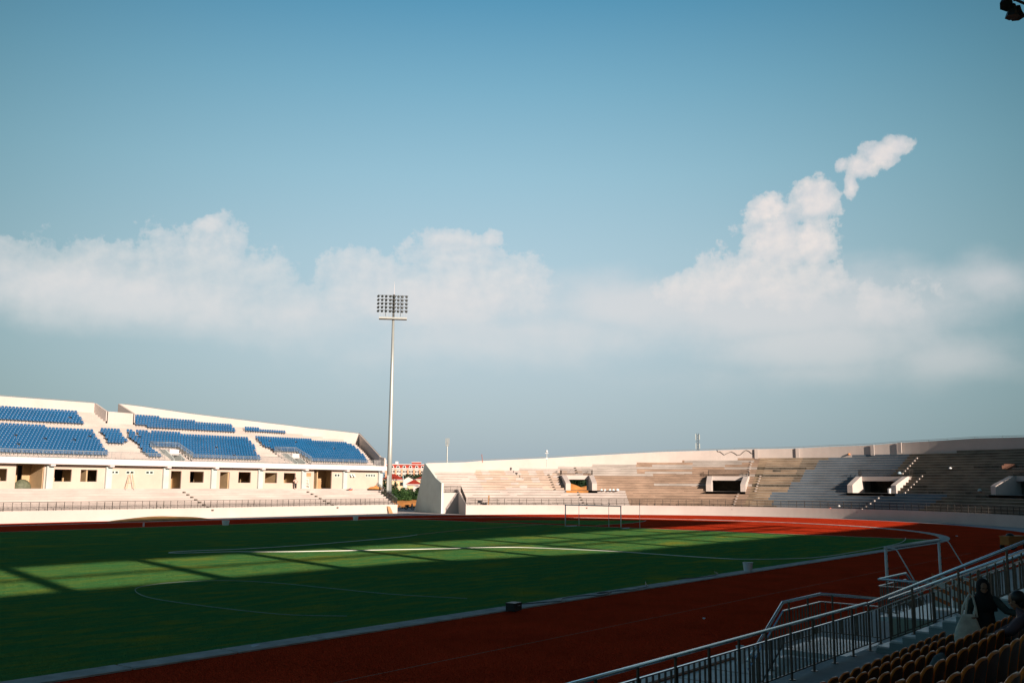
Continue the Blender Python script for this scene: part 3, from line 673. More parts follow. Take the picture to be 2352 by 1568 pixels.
        v.obox(P3(tp, 13.5, (zf+zl)/2), (.25, 0, 0), (0, .25, 0), (0, 0, (zl-zf)/2), M_STRUC)
        v.build('tunnel_mouth', None, g)
        r = thing('tunnel_railing', 'dark railing above the %s tunnel mouth of the curved stand' % names[vi], 'railing', group='railings over the tunnel mouths of the curved stand')
        railing(r, [P3(t1-.002, 13.2, zl+.75), P3(t1-.002, 11.95, zl+.72), P3(t0+.002, 11.95, zl+.72), P3(t0+.002, 13.2, zl+.75)], 1.0, 1.4, .14, .035, .013, M_RAILF, M_RAILF)
    r = thing('curved_railing', 'long dark railing on the low wall in front of the curved stand', 'railing')
    railing(r, [P3(t, .13, 1.45) for t in np.linspace(T_L-.003, -.75, 80)], 1.02, 1.25, .15, .032, .012, M_RAILF, M_RAILF, rails=(.86, .45, .1), post_r=.036)
end_stand()

# ------------------------------------------------------------------ surveying helpers: place real objects on the ground or at a known distance
def ray(x, y): return F+((x-2048)/CF)*Rc-((y-1365.5)/CF)*Uc
def on_z(x, y, z=0.): d = ray(x, y); t = (z-EYE)/d.z; return Vector((d.x*t, d.y*t, z))
def at_d(x, y, dist): d = ray(x, y); return Vector((0, 0, EYE))+d*(dist/math.hypot(d.x, d.y))

# ------------------------------------------------------------------ steel railings of the near stand
def near_rails():
    r = thing('front_railing', 'long brushed steel railing in front of the brown seats', 'railing')
    railing(r, [(-2, 7.85, 1.1), (23.12, 7.85, 1.1)], 1.05, 1.15, .19, .034, .014, M_STEEL, M_RAILD, rails=(.82, .13), post_r=.028)
    b = lambda y: 1.1+(7.6-y)*.483+.05
    a = thing('stair_railing', 'steel stair railing rising beside the brown seats, nearer of the parallel pair', 'railing')
    railing(a, [(23.12, 7.8, 1.1), (23.12, 3.0, b(3.0)-.06)], 1.05, 1.1, .19, .034, .014, M_STEEL, M_RAILD, rails=(.82, .13), post_r=.028)
    a = thing('stair_railing', 'steel stair railing on the far side of the granite steps, farther of the parallel pair', 'railing')
    railing(a, [(24.3, 7.7, 1.1), (24.3, 3.0, b(3.0)-.25)], 1.05, 1.1, .19, .034, .014, M_STEEL, M_RAILD, rails=(.82, .13), post_r=.028)
    a = thing('landing_railing', 'steel railing round the nearer landing and down its steps to the track', 'railing')
    railing(a, [(24.33, 7.95, 1.1), (24.35, 9.4, 1.1), (22.0, 9.4, 1.1), (20.05, 9.4, .05)], 1.05, 1.15, .19, .034, .013, M_STEEL, M_RAILD, rails=(.82, .13), post_r=.026)
    a = thing('landing_railing', 'steel railing round the farther landing beyond the stair rails', 'railing')
    railing(a, [(29.3, 7.95, 1.1), (29.3, 9.55, 1.1), (31.9, 9.55, 1.1), (33.9, 9.55, .05)], 1.05, 1.15, .19, .034, .013, M_STEEL, M_RAILD, rails=(.82, .13), post_r=.026)
    for x, nm in ((29.25, 'nearer'), (30.6, 'farther')):
        a = thing('stair_railing', 'dark stair railing of the next aisle beyond the raised deck, the %s one' % nm, 'railing')
        railing(a, [(x, 7.8, 1.1), (x, 3.0, b(3.0)-.2)], 1.05, 1.1, .19, .03, .014, M_STEEL, M_RAILD, rails=(.82, .13), post_r=.028)
    p = MB(); p.box(2, 26.0, 7.96, 13.25, -.028, .02, mat('paving_slab', (.80, .82, .80), .7, noise=(1.2, .25), bump=(20, .15, .005), spec=.35))
    p.tube([(26.0, 10.6, -.028), (26.0, 10.6, .0198)], 2.65, 40)
    struct(p, 'paving', None)
    c = MB(); c.box(2, 25.9, 12.5, 12.62, .022, .06); struct(c, 'kerb', mat('brick_edging', (.28, .10, .04), .85, noise=(2, .4)))
    j = MB()
    for x in np.arange(3, 26, 1.62): j.box(x, x+.03, 8.2, 12.5, .0225, .026)
    struct(j, 'paving_joint', mat('brick_edging', (.28, .10, .04)))
near_rails()

def brown_seats():
    mb = MB(); w, th = .225, .028                       # curved back shell with rounded top, seen from behind
    nx = 13; cols = []
    for i in range(nx):
        u = -1+2*i/(nx-1); x = w*u
        drop = .10*abs(u)**3.2
        top = .84-drop-.012*(1+u)
        cols.append((x, top, -.045*(1-u*u)))
    vs = []
    for (x, top, dy) in cols:
        for j in range(7):
            z = .36+(top-.36)*j/6; lean = -.055*(j/6)**1.5
            vs.append((x*(1-.06*(1-j/6)), dy+lean, z))
    n = len(vs); back = [(x, y-th, z) for x, y, z in vs]; fs = []
    for i in range(nx-1):
        for j in range(6):
            a, b, c, d = i*7+j, (i+1)*7+j, (i+1)*7+j+1, i*7+j+1
            fs += [(a, b, c, d), (n+a, n+d, n+c, n+b)]
    for i in range(nx-1):
        a, b = i*7+6, (i+1)*7+6; fs.append((a, b, n+b, n+a)); a, b = i*7, (i+1)*7; fs.append((b, a, n+a, n+b))
    for j in range(6):
        a = j; fs.append((a, a+1, n+a+1, n+a)); a = (nx-1)*7+j; fs.append((a+1, a, n+a, n+a+1))
    mb.add(vs+back, fs)
    rim = MB(); rp = [Vector(vs[j])+Vector((-.004, -th/2, 0)) for j in range(7)]+[Vector(vs[i*7+6])+Vector((0, -th/2, .004)) for i in range(1, nx-1)]+[Vector(vs[(nx-1)*7+j])+Vector((.004, -th/2, 0)) for j in range(6, -1, -1)]
    rim.tube(rp, .019, 6)
    pan = MB(); pan.loft([((0, .03, .42), (w, 0, 0), (0, .02, .0)), ((0, .03, .40), (w, 0, 0), (0, .02, 0))], 8)
    pan = MB(); pan.box(-w*.95, w*.95, -.02, .40, .385, .42); pan.box(-w*.95, w*.95, .38, .40, .36, .3849)
    leg = MB(); leg.box(-.03, .03, -.05, .25, .3, .384); leg.box(-.03, .03, -.05, .0, .02, .2999)
    protos = {}
    for row in range(1, 8):
        y = 5.78-.8*(row-1); z = 1.1+.31*(row-1); x = 21.2 if row != 2 else 21.2
        xl = max(2.35*y, -9 if row < 7 else 5.2*y-3); xr = min(21.25, 5.75*y+1.2)
        xs = [21.2-.505*i for i in range(0, 50) if xl < 21.2-.505*i < xr]
        for j, x in enumerate(xs):
            if not protos:
                o = thing('stadium_seat', '', 'seat'); a = mb.build('back_shell', M_BRSEAT, o); q = rim.build('rim', mat('amber_rim_highlight', (.80, .24, .025), .35, spec=.5), a, smooth=True)  # brighter rim colour paints a highlight along the shell edge
                pan.build('seat_pan', M_BRSEAT, o); leg.build('bracket', M_BLACK, o); protos[0] = o
            else: o = copy_tree(protos[0])
            o.location = (x, y, z); o.rotation_euler = (0, 0, math.radians(random.uniform(-1.5, 1.5)))
            tag(o, 'brown plastic seat, %s from the stair in the %s row behind the front railing' % (ordinal(j+1), ordinal(row)), 'seat', 'amber brown seats of the near stand')
brown_seats()

# ------------------------------------------------------------------ goals, poles, hoses
def far_goal():
    g = thing('football_goal', 'white football goal without a net at the far end of the pitch', 'goal', (91.3, 61.0, 0))
    f = MB()
    for y in (-3.72, 3.72): f.tube([(0, y, 0), (0, y, 2.46)], .062, 10)
    f.tube([(0, -3.78, 2.46), (0, 3.78, 2.46)], .06, 10); f.build('goal_frame', M_GOAL, g, smooth=True)
    b = MB(); b.tube([(0, -3.72, .05), (1.7, -3.72, .05)], .05, 8); b.tube([(0, 3.72, .05), (2.3, 3.72, .05)], .05, 8); b.build('ground_bar', M_GOAL, g, smooth=True)
def near_goal():
    g = thing('football_goal', 'white football goal standing on the track beside the near railing', 'goal', (42.92, 12.45, 0))
    f = MB()
    for x in (-3.72, 3.72): f.tube([(x, 0, 0), (x, 0, 2.46)], .06, 12)
    f.tube([(-3.78, 0, 2.46), (3.78, 0, 2.46)], .06, 12); f.build('goal_frame', M_GOAL, g, smooth=True)
    s = MB()
    for x in (-3.72, 3.72): s.tube([(x, -.04, 2.46), (x, -.3, 2.45), (x, -.38, 2.42), (x, -.46, 2.32), (x, -1.7, .03)], .026, 8)
    s.tube([(-3.72, -1.7, .03), (3.72, -1.7, .03)], .025, 8); s.build('back_stay', M_GOAL, g, smooth=True)
    h = MB()
    for i in range(24): h.box(-3.6+.3*i, -3.48+.3*i, -.055, .055, 2.375, 2.41)
    for i in range(8):
        for x in (-3.72, 3.72): h.box(x-.02, x+.02, -.085, -.06, .25+.28*i, .3+.28*i)
    h.build('net_hooks', M_BLACK, g)
far_goal(); near_goal()
for px, by, lab in ((2316, 2104.5, 'behind the left part of the far goal'), (2435.5, 2107, 'behind the right part of the far goal'), (2559.5, 2112, 'to the right of the far goal')):
    p = on_z(px, by); m_ = MB(); m_.tube([(0, 0, 0), (0, 0, 2.75)], .028, 6); m_.ball((0, 0, 2.76), .04, .04, .04, n=6, k=4)
    one(m_, 'marker_pole', M_GOAL, 'thin white pole standing %s' % lab, 'pole', 'thin poles around the far goal', loc=p)
def smooth_path(pts, n=6, z=.05, jit=0.):
    P_ = [Vector((*p, z)) for p in pts]; out = []
    for i in range(len(P_)-1):
        p0, p1, p2, p3 = P_[max(i-1, 0)], P_[i], P_[i+1], P_[min(i+2, len(P_)-1)]
        for k in range(n):
            t = k/n; q = .5*((2*p1)+(p2-p0)*t+(2*p0-5*p1+4*p2-p3)*t*t+(3*p1-p0-3*p2+p3)*t**3); q.z = z
            q += Vector((random.uniform(-jit, jit), random.uniform(-jit, jit), 0)); out.append(q)
    return out+[P_[-1]]
h = MB(); h.tube(smooth_path([(66.3, 64.0), (62.4, 62.35), (55, 60.6), (49.8, 59.6), (43.6, 59.3), (39.9, 60.2), (38.5, 60.15), (37.7, 59.6), (38.2, 58.9), (39.5, 58.3), (41.4, 57.4), (42.8, 55.7), (45.2, 54.0), (50.9, 50.8), (54.4, 48.9), (56, 48.4), (59, 45.8), (60.3, 39), (59.9, 34), (59.6, 29.6), (60.3, 27.9), (62, 26.5), (65.5, 25.2), (74, 25.3), (80, 25.6), (86, 26.2), (91, 27.2), (95, 28.3)], 8, .045, .02), .025, 8)
one(h, 'water_hose', mat('hose_rubber', (.85, .85, .80), .6), 'thick white hose doubled back across the pitch', 'hose')
h = MB(); h.tube(smooth_path([(94, 69.8), (86, 68.8), (76.9, 67.4), (71, 65.6), (66.35, 64.05)], 8, .04), .03, 6)
one(h, 'rope', mat('yellow_cord', (.5, .36, .2), .8), 'thin straw coloured line running on from the hose to the far goal', 'rope')
h = MB(); h.tube(smooth_path([(31.6, 27.5), (30.6, 31.), (30.4, 35), (30.2, 38.6), (29.3, 41.2), (27.3, 42.3), (25.4, 41.9), (24.1, 40.6), (23.0, 37.7), (22.86, 34.2), (23.3, 29.5), (24.6, 27.2)], 10, .03), .014, 6)
one(h, 'rope', mat('pale_cord', (.36, .5, .42), .8), 'very thin pale cord looping over the shaded near turf', 'rope')
h = MB(); h.tube(smooth_path([(31, 24.6), (32.74, 23.98), (33.25, 23.8), (34.04, 24.27), (35.03, 24.31), (35.87, 24.08), (35.9, 23.75), (36.6, 23.8), (37.5, 24.05), (37.2, 24.3), (36.7, 24.3), (37.0, 24.1), (37.99, 24.2), (38.76, 23.9), (40.56, 24.04), (41.2, 24.46), (42.4, 25.2)], 8, .07), .018, 6)
one(h, 'cable', M_BLACK, 'tangled black cable lying along the near slab kerb', 'cable')
h = MB(); h.tube(smooth_path([(50, 25.3), (49.0, 24.6), (47.8, 24.3), (46.2, 24.4), (45, 24.9)], 8, .07), .018, 6)
one(h, 'cable', M_BLACK, 'short black cable on the kerb beside the white bucket', 'cable')

def bucket(loc, r, h_, lab, m=None, grp='buckets and tubs left around the ground'):
    mb = MB(); n = 16
    mb.loft([((0, 0, 0), (r*.8, 0, 0), (0, r*.8, 0)), ((0, 0, h_), (r, 0, 0), (0, r, 0)), ((0, 0, h_+.01), (r*1.06, 0, 0), (0, r*1.06, 0)), ((0, 0, h_+.03), (r*1.06, 0, 0), (0, r*1.06, 0)), ((0, 0, h_+.025), (r*.92, 0, 0), (0, r*.92, 0)), ((0, 0, h_*.3), (r*.78, 0, 0), (0, r*.78, 0))], n)
    return one(mb, 'bucket', m or M_GOAL, lab, 'bucket', grp, loc=loc)
bucket(on_z(2992, 2283, .05), .28, .45, 'white bucket on the slab kerb at the edge of the near turf')
bucket(on_z(902, 2100), .42, .5, 'wide white tub on the far track edge below the blue seats')
bucket(on_z(1422, 2081), .34, .5, 'small pale tub on the far track edge near the mast')
bucket(Vector((25.45, 12.15, .02)), .11, .42, 'tall white bucket on the paving behind the front railing')
d = thing('equipment_case', 'black case standing on the slab kerb of the near straight', 'case', on_z(2055, 2440, .045), .1)
c = MB(); c.box(-.26, .26, -.2, .2, 0, .26); c.build('case_body', M_BLACK, d); c = MB(); c.box(-.27, .27, -.21, .21, .262, .30); c.build('lid', M_BLACK, d); c = MB(); c.tube([(-.07, -.22, .2), (-.07, -.25, .2), (.07, -.25, .2), (.07, -.22, .2)], .012, 6); c.build('handle', M_RAILG, d)
c = MB(); c.tube([(0, 0, 0), (0, 0, .4)], .09, 8); one(c, 'marker_post', M_WHITE, 'small pale stub post on the edge of the far turf at left', 'post', loc=on_z(574, 2105))
for i, (x, y, s, lab) in enumerate(((3827, 2143, .16, 'white paper scrap on the dark track right of the near goal'), (2816, 2473, .07, 'tiny white paper scrap on the dark near track'), (1020, 2582, .13, 'pale sheet lying on the near slab kerb'))):
    c = MB(); c.add([(-s, -s*.6, .0), (s, -s*.5, .03), (s*.9, s*.7, .01), (0, s*.6, .05), (-s*.9, s*.5, .02)], [(0, 1, 2, 3, 4)]); c.add([(-s, -s*.6, -.01), (s, -s*.5, .02), (s*.9, s*.7, .0), (0, s*.6, .04), (-s*.9, s*.5, .01)], [(4, 3, 2, 1, 0)])
    one(c, 'paper_scrap', M_GOAL, lab, 'litter', 'scraps of paper on the ground', loc=on_z(x, y, .06))

# sand heap and loose soil --------------------------------------------
def heap(name, m, lab, cat, cx, cy, rx, ry, hz, rot=0., seed=1, n=40, kind=None):
    rnd = np.random.RandomState(seed); mb = MB(); ks = rnd.uniform(-1, 1, (8, 4)); vs = []; fs = []
    for i in range(n):
        for j in range(n):
            u = -1+2*i/(n-1); v = -1+2*j/(n-1); r = math.hypot(u, v)
            z = max(0, 1-r**2)**.8*(1+sum(.14*k[0]*math.sin(3.2*(k[1]*u*2.2+k[2]*v*2.2)+k[3]*5) for k in ks))
            vs.append((u*rx, v*ry, z*hz-.03))
    for i in range(n-1):
        for j in range(n-1): fs.append((i*n+j, (i+1)*n+j, (i+1)*n+j+1, i*n+j+1))
    mb.add(vs, fs); o = mb.build(name, m, smooth=True, loc=(cx, cy, 0)); o.rotation_euler = (0, 0, rot); tag(o, lab, cat)
    return o
heap('sand_heap', M_SAND, 'long low heap of tan sand against the far cream wall', 'sand heap', 68.5, 110.6, 7.2, 1.5, .4, 0, 3, 46)
heap('soil_bank', M_DIRT, 'bank of bright orange soil in the gap between the two stands', 'soil bank', 143.5, 141.5, 17, 6, 1.25, math.radians(-43), 5, 50)
heap('soil_heap', M_DIRT, 'orange soil spilled at the foot of the last pillar of the far building', 'soil heap', 115.2, 121.2, 1.6, .6, .45, 0, 8, 20).location.z = 3.8

# ------------------------------------------------------------------ floodlight mast
def mast():
    g = thing('floodlight_mast', 'tall grey floodlight mast with five rows of lamps between the stands', 'floodlight mast', (127.0, 130.0, 0), math.radians(-44.3))
    p = MB(); p.tube([(0, 0, -.1), (0, 0, 12), (0, 0, 24), (0, 0, 35.4)], [.50, .42, .33, .23], 20); p.build('pole', M_POLE, g, smooth=True)
    b = MB(); b.box(-.42, -.06, -.65, -.5, .0, 6.2); b.build('service_duct', M_POLE, g)
    z0 = 35.5; t = MB()
    t.box(-2.7, 2.55, -.75, .75, z0, z0+.1); t.box(-2.7, 2.55, -.8, -.72, z0-.02, z0+.28)
    for x in np.arange(-2.65, 2.6, .52): t.bar((x, -.76, z0+.1), (x, -.76, z0+1.0), .035)
    t.bar((-2.65, -.76, z0+1.0), (2.5, -.76, z0+1.0), .04); t.build('platform', M_POLE, g)
    f = MB(); f.box(-.2, .2, -.2, .2, z0+.101, z0+4.75)
    for r_ in range(5):
        z = z0+1.45+.71*r_; f.box(-3.0, 2.75, -.06, .04, z+.26, z+.33); f.bar((-.45, 0, z+.25), (-.2, 0, z-.05), .12); f.bar((.45, 0, z+.25), (.2, 0, z-.05), .12)
    for x in (-1.5, 1.35): f.box(x-.04, x+.04, .05, .1, z0+.6, z0+4.7)
    f.build('lamp_frame', M_BLACK, g)
    s = MB(); s.tube([(.05, 0, z0+4.7), (.05, 0, z0+6.0), (.1, 0, z0+7.3)], [.05, .035, .015], 6); s.build('lightning_rod', M_WHITE, g)
    me = None
    for r_ in range(5):
        for c_ in range(8):
            x = -2.85+.74*c_; z = z0+1.45+.71*r_
            if me is None:
                l = MB(); l.loft([((0, .22, 0), (.09, 0, 0), (0, 0, .08)), ((0, .05, 0), (.2, 0, 0), (0, 0, .17)), ((0, -.18, 0), (.27, 0, 0), (0, 0, .2)), ((0, -.2, 0), (.25, 0, 0), (0, 0, .185))], 14); l.box(-.03, .03, .0, .05, .15, .3)
                o = l.build('lamp', M_BLACK, g, smooth=True); me = o.data
                q = MB(); q.loft([((0, -.205, 0), (.10, 0, 0), (0, 0, .075)), ((0, -.21, 0), (.09, 0, 0), (0, 0, .07))], 12); qo = q.build('lens', M_LENS, o); me2 = qo.data
            else:
                o = bpy.data.objects.new('lamp', me); COL.objects.link(o); o.parent = g
                qo = bpy.data.objects.new('lens', me2); COL.objects.link(qo); qo.parent = o
            o.location = (x, -.25, z+.03); yaw = (-.55 if c_ < 3 else (-.2 if c_ == 3 else (.1 if c_ < 7 else .6)))
            o.rotation_euler = (random.uniform(.25, .4), 0, yaw+random.uniform(-.08, .08))
mast()

# cluster of floodlights under the near roof edge -----------------------
def roof_lights():
    base = Vector((44.2, 8.2, 28.3)); d = ray(4030, 22); t = 8.1/d.y; c = Vector((d.x*t, 8.1, EYE+d.z*t)); s = 48/CF
    g = thing('roof_floodlights', 'black floodlight cluster hanging into the top right corner of the view', 'floodlight', c)
    for i, (dx, dz, rz_, ry_, w) in enumerate(((-.05, .22, .2, .35, .34), (.42, -.22, .5, -.05, .32), (.95, -.2, .9, 0, .3))):
        b = MB(); q = w
        b.loft([((0, 0, -q*.9), (q*1.15, 0, 0), (0, q*.9, 0)), ((0, 0, -q*.7), (q*1.1, 0, 0), (0, q*.85, 0)), ((0, 0, q*.6), (q*.6, 0, 0), (0, q*.5, 0)), ((0, 0, q*1.0), (q*.5, 0, 0), (0, q*.4, 0))], 6)
        o = b.build('lamp_housing', M_BLACK, g); o.location = (dx*.62, -dx*.3, dz); o.rotation_euler = (.1, ry_, rz_)
    a = MB(); a.bar((-.3, .1, .45), (1.4, -.6, .4), .09); a.bar((.6, -.2, .4), (.6, -.2, 1.9), .1); a.bar((.75, -.4, -.1), (1.5, -.9, -1.1), .07); a.build('bracket', M_BLACK, g)
roof_lights()

# ------------------------------------------------------------------ vegetation
def crown(n, rx, ry, rz, leaf, lumps=9, seed=0, dens=.5):
    rs = np.random.RandomState(seed)
    c = rs.normal(0, .42, (lumps, 3)); c[:, 2] = np.abs(c[:, 2])*.8-.1; rad = rs.uniform(.34, .6, lumps)
    k = rs.randint(0, lumps, n); d = rs.normal(0, 1, (n, 3)); d /= np.linalg.norm(d, axis=1)[:, None]
    p = (c[k]+d*(rad[k]*rs.uniform(.45, 1., n)**dens)[:, None])*np.array([rx, ry, rz])
    a = rs.normal(0, 1, (n, 3)); a /= np.linalg.norm(a, axis=1)[:, None]; b = np.cross(a, rs.normal(0, 1, (n, 3))); b /= np.linalg.norm(b, axis=1)[:, None]
    s = leaf*rs.uniform(.5, 1.2, n)[:, None]
    v = np.stack([p-a*s, p-b*s*.5, p+a*s, p+b*s*.5], 1).reshape(-1, 3)
    mb = MB(); mb.v = [tuple(q) for q in v]; mb.f = [tuple(range(4*i, 4*i+4)) for i in range(n)]; return mb
def tree(loc, rx, rz, n, leaf, lab, m=None, seed=0, trunk=.12, cat='tree', name='tree', h=None, lumps=9, grp=None):
    h = h or rz*1.1; t = thing(name, lab, cat, loc, random.uniform(0, 6), grp)
    k = MB(); k.tube([(0, 0, -.2), (.05, 0, h*.5), (.0, .05, h)], [trunk, trunk*.8, trunk*.4], 8)
    for i in range(5):
        a = i*1.3; k.tube([(0, 0, h*(.45+.1*i)), (math.cos(a)*rx*.3, math.sin(a)*rx*.3, h*(.7+.1*i)), (math.cos(a)*rx*.55, math.sin(a)*rx*.55, h+rz*(.1+.1*i))], [trunk*.5, trunk*.3, trunk*.1], 6)
    k.build('trunk', M_BARK, t); o = crown(n, rx, rx, rz, leaf, lumps, seed).build('crown', m or M_LEAF, t); o.location = (0, 0, h)
    return t
# thicket behind the orange soil bank
def tree_top(px, ytop, dist, r_, rz, lab, m, seed, cat, grp, n=2600, leaf=None):
    p = at_d(px, ytop, dist); zt = p.z; p.z = 0
    tree(p, r_, rz, n, leaf or r_*.085, lab, m, seed, .16, cat, cat, h=max(.5, zt-rz*1.1), lumps=13, grp=grp)
bl = [(1590, 1948, 214, 2.6, 2.2, 'shrub just right of the mast behind the orange soil bank', 1), (1606, 1944, 228, 3.2, 2.4, 'tallest round green shrub below the cream house', 1), (1632, 1956, 224, 3.4, 2.2, 'broad shrub above the parked motorbike', 1), (1654, 1962, 218, 2.6, 2.0, 'shrub in front of the small pale shed', 1),
      (1676, 1964, 216, 2.4, 2.0, 'dark shrub left of the leaning end wall', 0), (1694, 1960, 222, 2.8, 2.2, 'dark shrub touching the leaning end wall', 0), (1712, 1958, 224, 3., 2.2, 'dark shrub partly behind the leaning end wall', 0), (1600, 1975, 204, 2.2, 1.3, 'low shrub at the left end of the orange soil bank', 1), (1625, 1980, 205, 2.4, 1.3, 'low shrub on the orange soil bank above the motorbike', 1),
      (1650, 1982, 204, 2.2, 1.2, 'low green bush in the middle of the soil bank', 1), (1674, 1986, 203, 1.8, 1.0, 'low pale bush on the right part of the soil bank', 1), (1570, 1958, 210, 2.6, 2.4, 'shrub behind the mast foot', 0)]
for i, (x, y, dist, r_, rz, lab, k_) in enumerate(bl): tree_top(x, y, dist, r_, rz, lab, M_LEAF if k_ else M_LEAF2, 20+i, 'shrub', 'shrubs in the gap between the stands', leaf=.24)
for i, (x, y, dist, r_, rz, lab) in enumerate(((1541, 1893, 250, 3.0, 4.2, 'dark tree between the far building and the mast'), (1655, 1893, 520, 7, 5, 'dark tree in front of the peach block, leftmost of its row'), (1676, 1888, 530, 8, 6, 'dark tree below the arched dormers of the peach block'),
        (1700, 1880, 540, 8, 6, 'dark tree at the right end of the peach block'), (1724, 1882, 540, 8, 6, 'dark tree beside the top of the leaning wall'), (1640, 1897, 500, 4, 3, 'small dark tree just left of the trees below the dormers'), (1618, 1900, 420, 4, 3, 'dark tree behind the red hipped roof'))): tree_top(x, y, dist, r_, rz, lab, M_LEAF2, 40+i, 'tree', 'trees beyond the gap')
# greenery glimpsed through the rooms and the open tunnel
for i, (x, y, dist) in enumerate(((95, 1925, 330), (240, 1915, 300), (352, 1925, 320), (705, 1930, 300), (785, 1930, 310), (895, 1940, 330), (2300, 1950, 230), (2330, 1948, 235), (2362, 1950, 232), (2345, 1940, 245))):
    p = at_d(x, y, dist); p.z = 0
    tree(p, 8 if i < 6 else 5, 5 if i < 6 else 3.4, 2200, .5, 'green tree seen through %s' % (('the tall opening at far left', 'the wide window right of the first pillar', 'the second wide window', 'the left doorway', 'the window right of the left doorway', 'the second doorway')[i] if i < 6 else 'the open tunnel of the curved stand, %s' % ('left', 'middle', 'right', 'rear')[i-6]), M_LEAF2, 60+i, .3, h=4 if i < 6 else 4.6, grp='trees beyond the stands')
p = at_d(2330, 1955, 205); heap('soil_bank', M_DIRT, 'orange earth mound seen through the open tunnel', 'soil bank', p.x, p.y, 14, 5, 4.2, math.radians(-50), 15, 30)

# ------------------------------------------------------------------ town beyond the gap
def face_cam(p): return math.atan2(-p.y, -p.x)+math.pi/2       # local -Y faces the ground
def house(px, ybase, dist, w, dp, hw, hr, lab, mw, mr, windows=(), gable=False, eave=.5, door=None):
    p = at_d(px, ybase, dist); p.z = 0; g = thing('house', lab, 'house', p, face_cam(p), 'houses beyond the gap')
    b = MB(); b.box(-w/2, w/2, -dp/2, dp/2, -.1, hw); b.build('wall', mw, g)
    r_ = MB(); e = eave; W, D = w/2+e, dp/2+e
    if gable:
        b2 = MB(); b2.prism([(-w/2, -dp/2, hw), (w/2, -dp/2, hw), (0, -dp/2, hw+hr*.95)], (0, dp, 0)); b2.build('gable', mw, g)
        for s_ in (-1, 1): r_.prism([(s_*W, -D, hw-.1*hr), (0, -D, hw+hr), (0, -D, hw+hr+.15), (s_*W, -D, hw+.05)], (0, 2*D, 0))
    else:
        rl = max(0., W-D*.9); r_.add([(-W, -D, hw), (W, -D, hw), (W, D, hw), (-W, D, hw), (-rl, 0, hw+hr), (rl, 0, hw+hr)], [(0, 1, 5, 4), (1, 2, 5), (2, 3, 4, 5), (3, 0, 4), (3, 2, 1, 0)])
        f = MB(); f.box(-W-.02, W+.02, -D-.05, D+.05, hw-.22, hw-.004); f.build('eaves', M_WHITE, g)
    r_.build('roof', mr, g)
    for (x, z, ww, hh) in windows:
        f = MB(); f.box(x-ww/2-.1, x+ww/2+.1, -dp/2-.08, -dp/2-.01, z-.1, z+hh+.1); fo = f.build('window', mat('timber_frame', (.35, .2, .1), .7), g)
        q = MB(); q.box(x-ww/2, x+ww/2, -dp/2-.1, -dp/2-.081, z, z+hh); q.build('pane', M_GLASS, fo)
    return g
M_CREAMH = mat('cream_house', (.68, .55, .36), .85, noise=(.4, .12)); M_WHITEH = mat('white_house', (.66, .62, .58), .85, noise=(.4, .12)); M_GREYH = mat('grey_house', (.30, .34, .33), .85, noise=(.4, .2))
M_GREENR = mat('green_sheet_roof', (.10, .30, .20), .5, noise=(1, .3)); M_DKROOF = mat('dark_slate', (.07, .075, .075), .7, noise=(1, .3))
sc_ = lambda px, d: px*d/CF
def zat(x, y, d): return at_d(x, y, d).z
house(1572, 1930, 300, sc_(80, 300), 6, zat(1580, 1917, 300), sc_(22, 300), 'cream house with a red hipped roof right of the mast', M_CREAMH, M_ROOFR, [(.75, zat(1580, 1941, 300), .45, 1.0), (2.6, zat(1580, 1941, 300), .9, 1.0)])
house(1636, 1930, 330, sc_(46, 330), 5, zat(1636, 1919, 330), sc_(14, 330), 'white gabled house between two red roofs', M_WHITEH, M_DKROOF, [], gable=True)
house(1702, 1930, 345, sc_(76, 345), 7, zat(1700, 1916, 345), sc_(17, 345), 'wide cream house with a dull red roof touching the leaning wall', M_CREAMH, mat('old_red_tiles', (.26, .045, .025), .8, noise=(.8, .5)), [(-1.6, zat(1700, 1926, 345), .3, .5), (-.9, zat(1700, 1926, 345), .3, .5)])
house(1632, 1930, 335, sc_(60, 335), 9, zat(1640, 1906, 335)-1.6, 1.2, 'low house with a dark slate roof behind the white gable', M_WHITEH, M_DKROOF)
house(1656, 1950, 270, sc_(54, 270), 4, zat(1656, 1936, 270), sc_(18, 270), 'small house with a steep red hipped roof in the middle of the gap', M_CREAMH, M_ROOFR, [(.8, zat(1656, 1950, 270), .6, .8)])
house(1700, 1950, 262, sc_(36, 262), 4, zat(1700, 1937, 262), sc_(11, 262), 'low shed with a green sheet roof by the leaning wall', M_WHITEH, M_GREENR)
house(1667, 1960, 248, sc_(26, 248), 3, zat(1667, 1944, 248), .1, 'small pale flat-roofed shed with one dark window', M_WHITEH, M_GREYH, [(.35, zat(1667, 1962, 248), .42, .75)], eave=.06)
house(1698, 1960, 246, sc_(30, 246), 3, zat(1698, 1943, 246), .1, 'bluish grey flat-roofed shed at the foot of the leaning wall', mat('bluish_wall', (.28, .34, .38), .85, noise=(.5, .3)), M_GREYH, eave=.06)

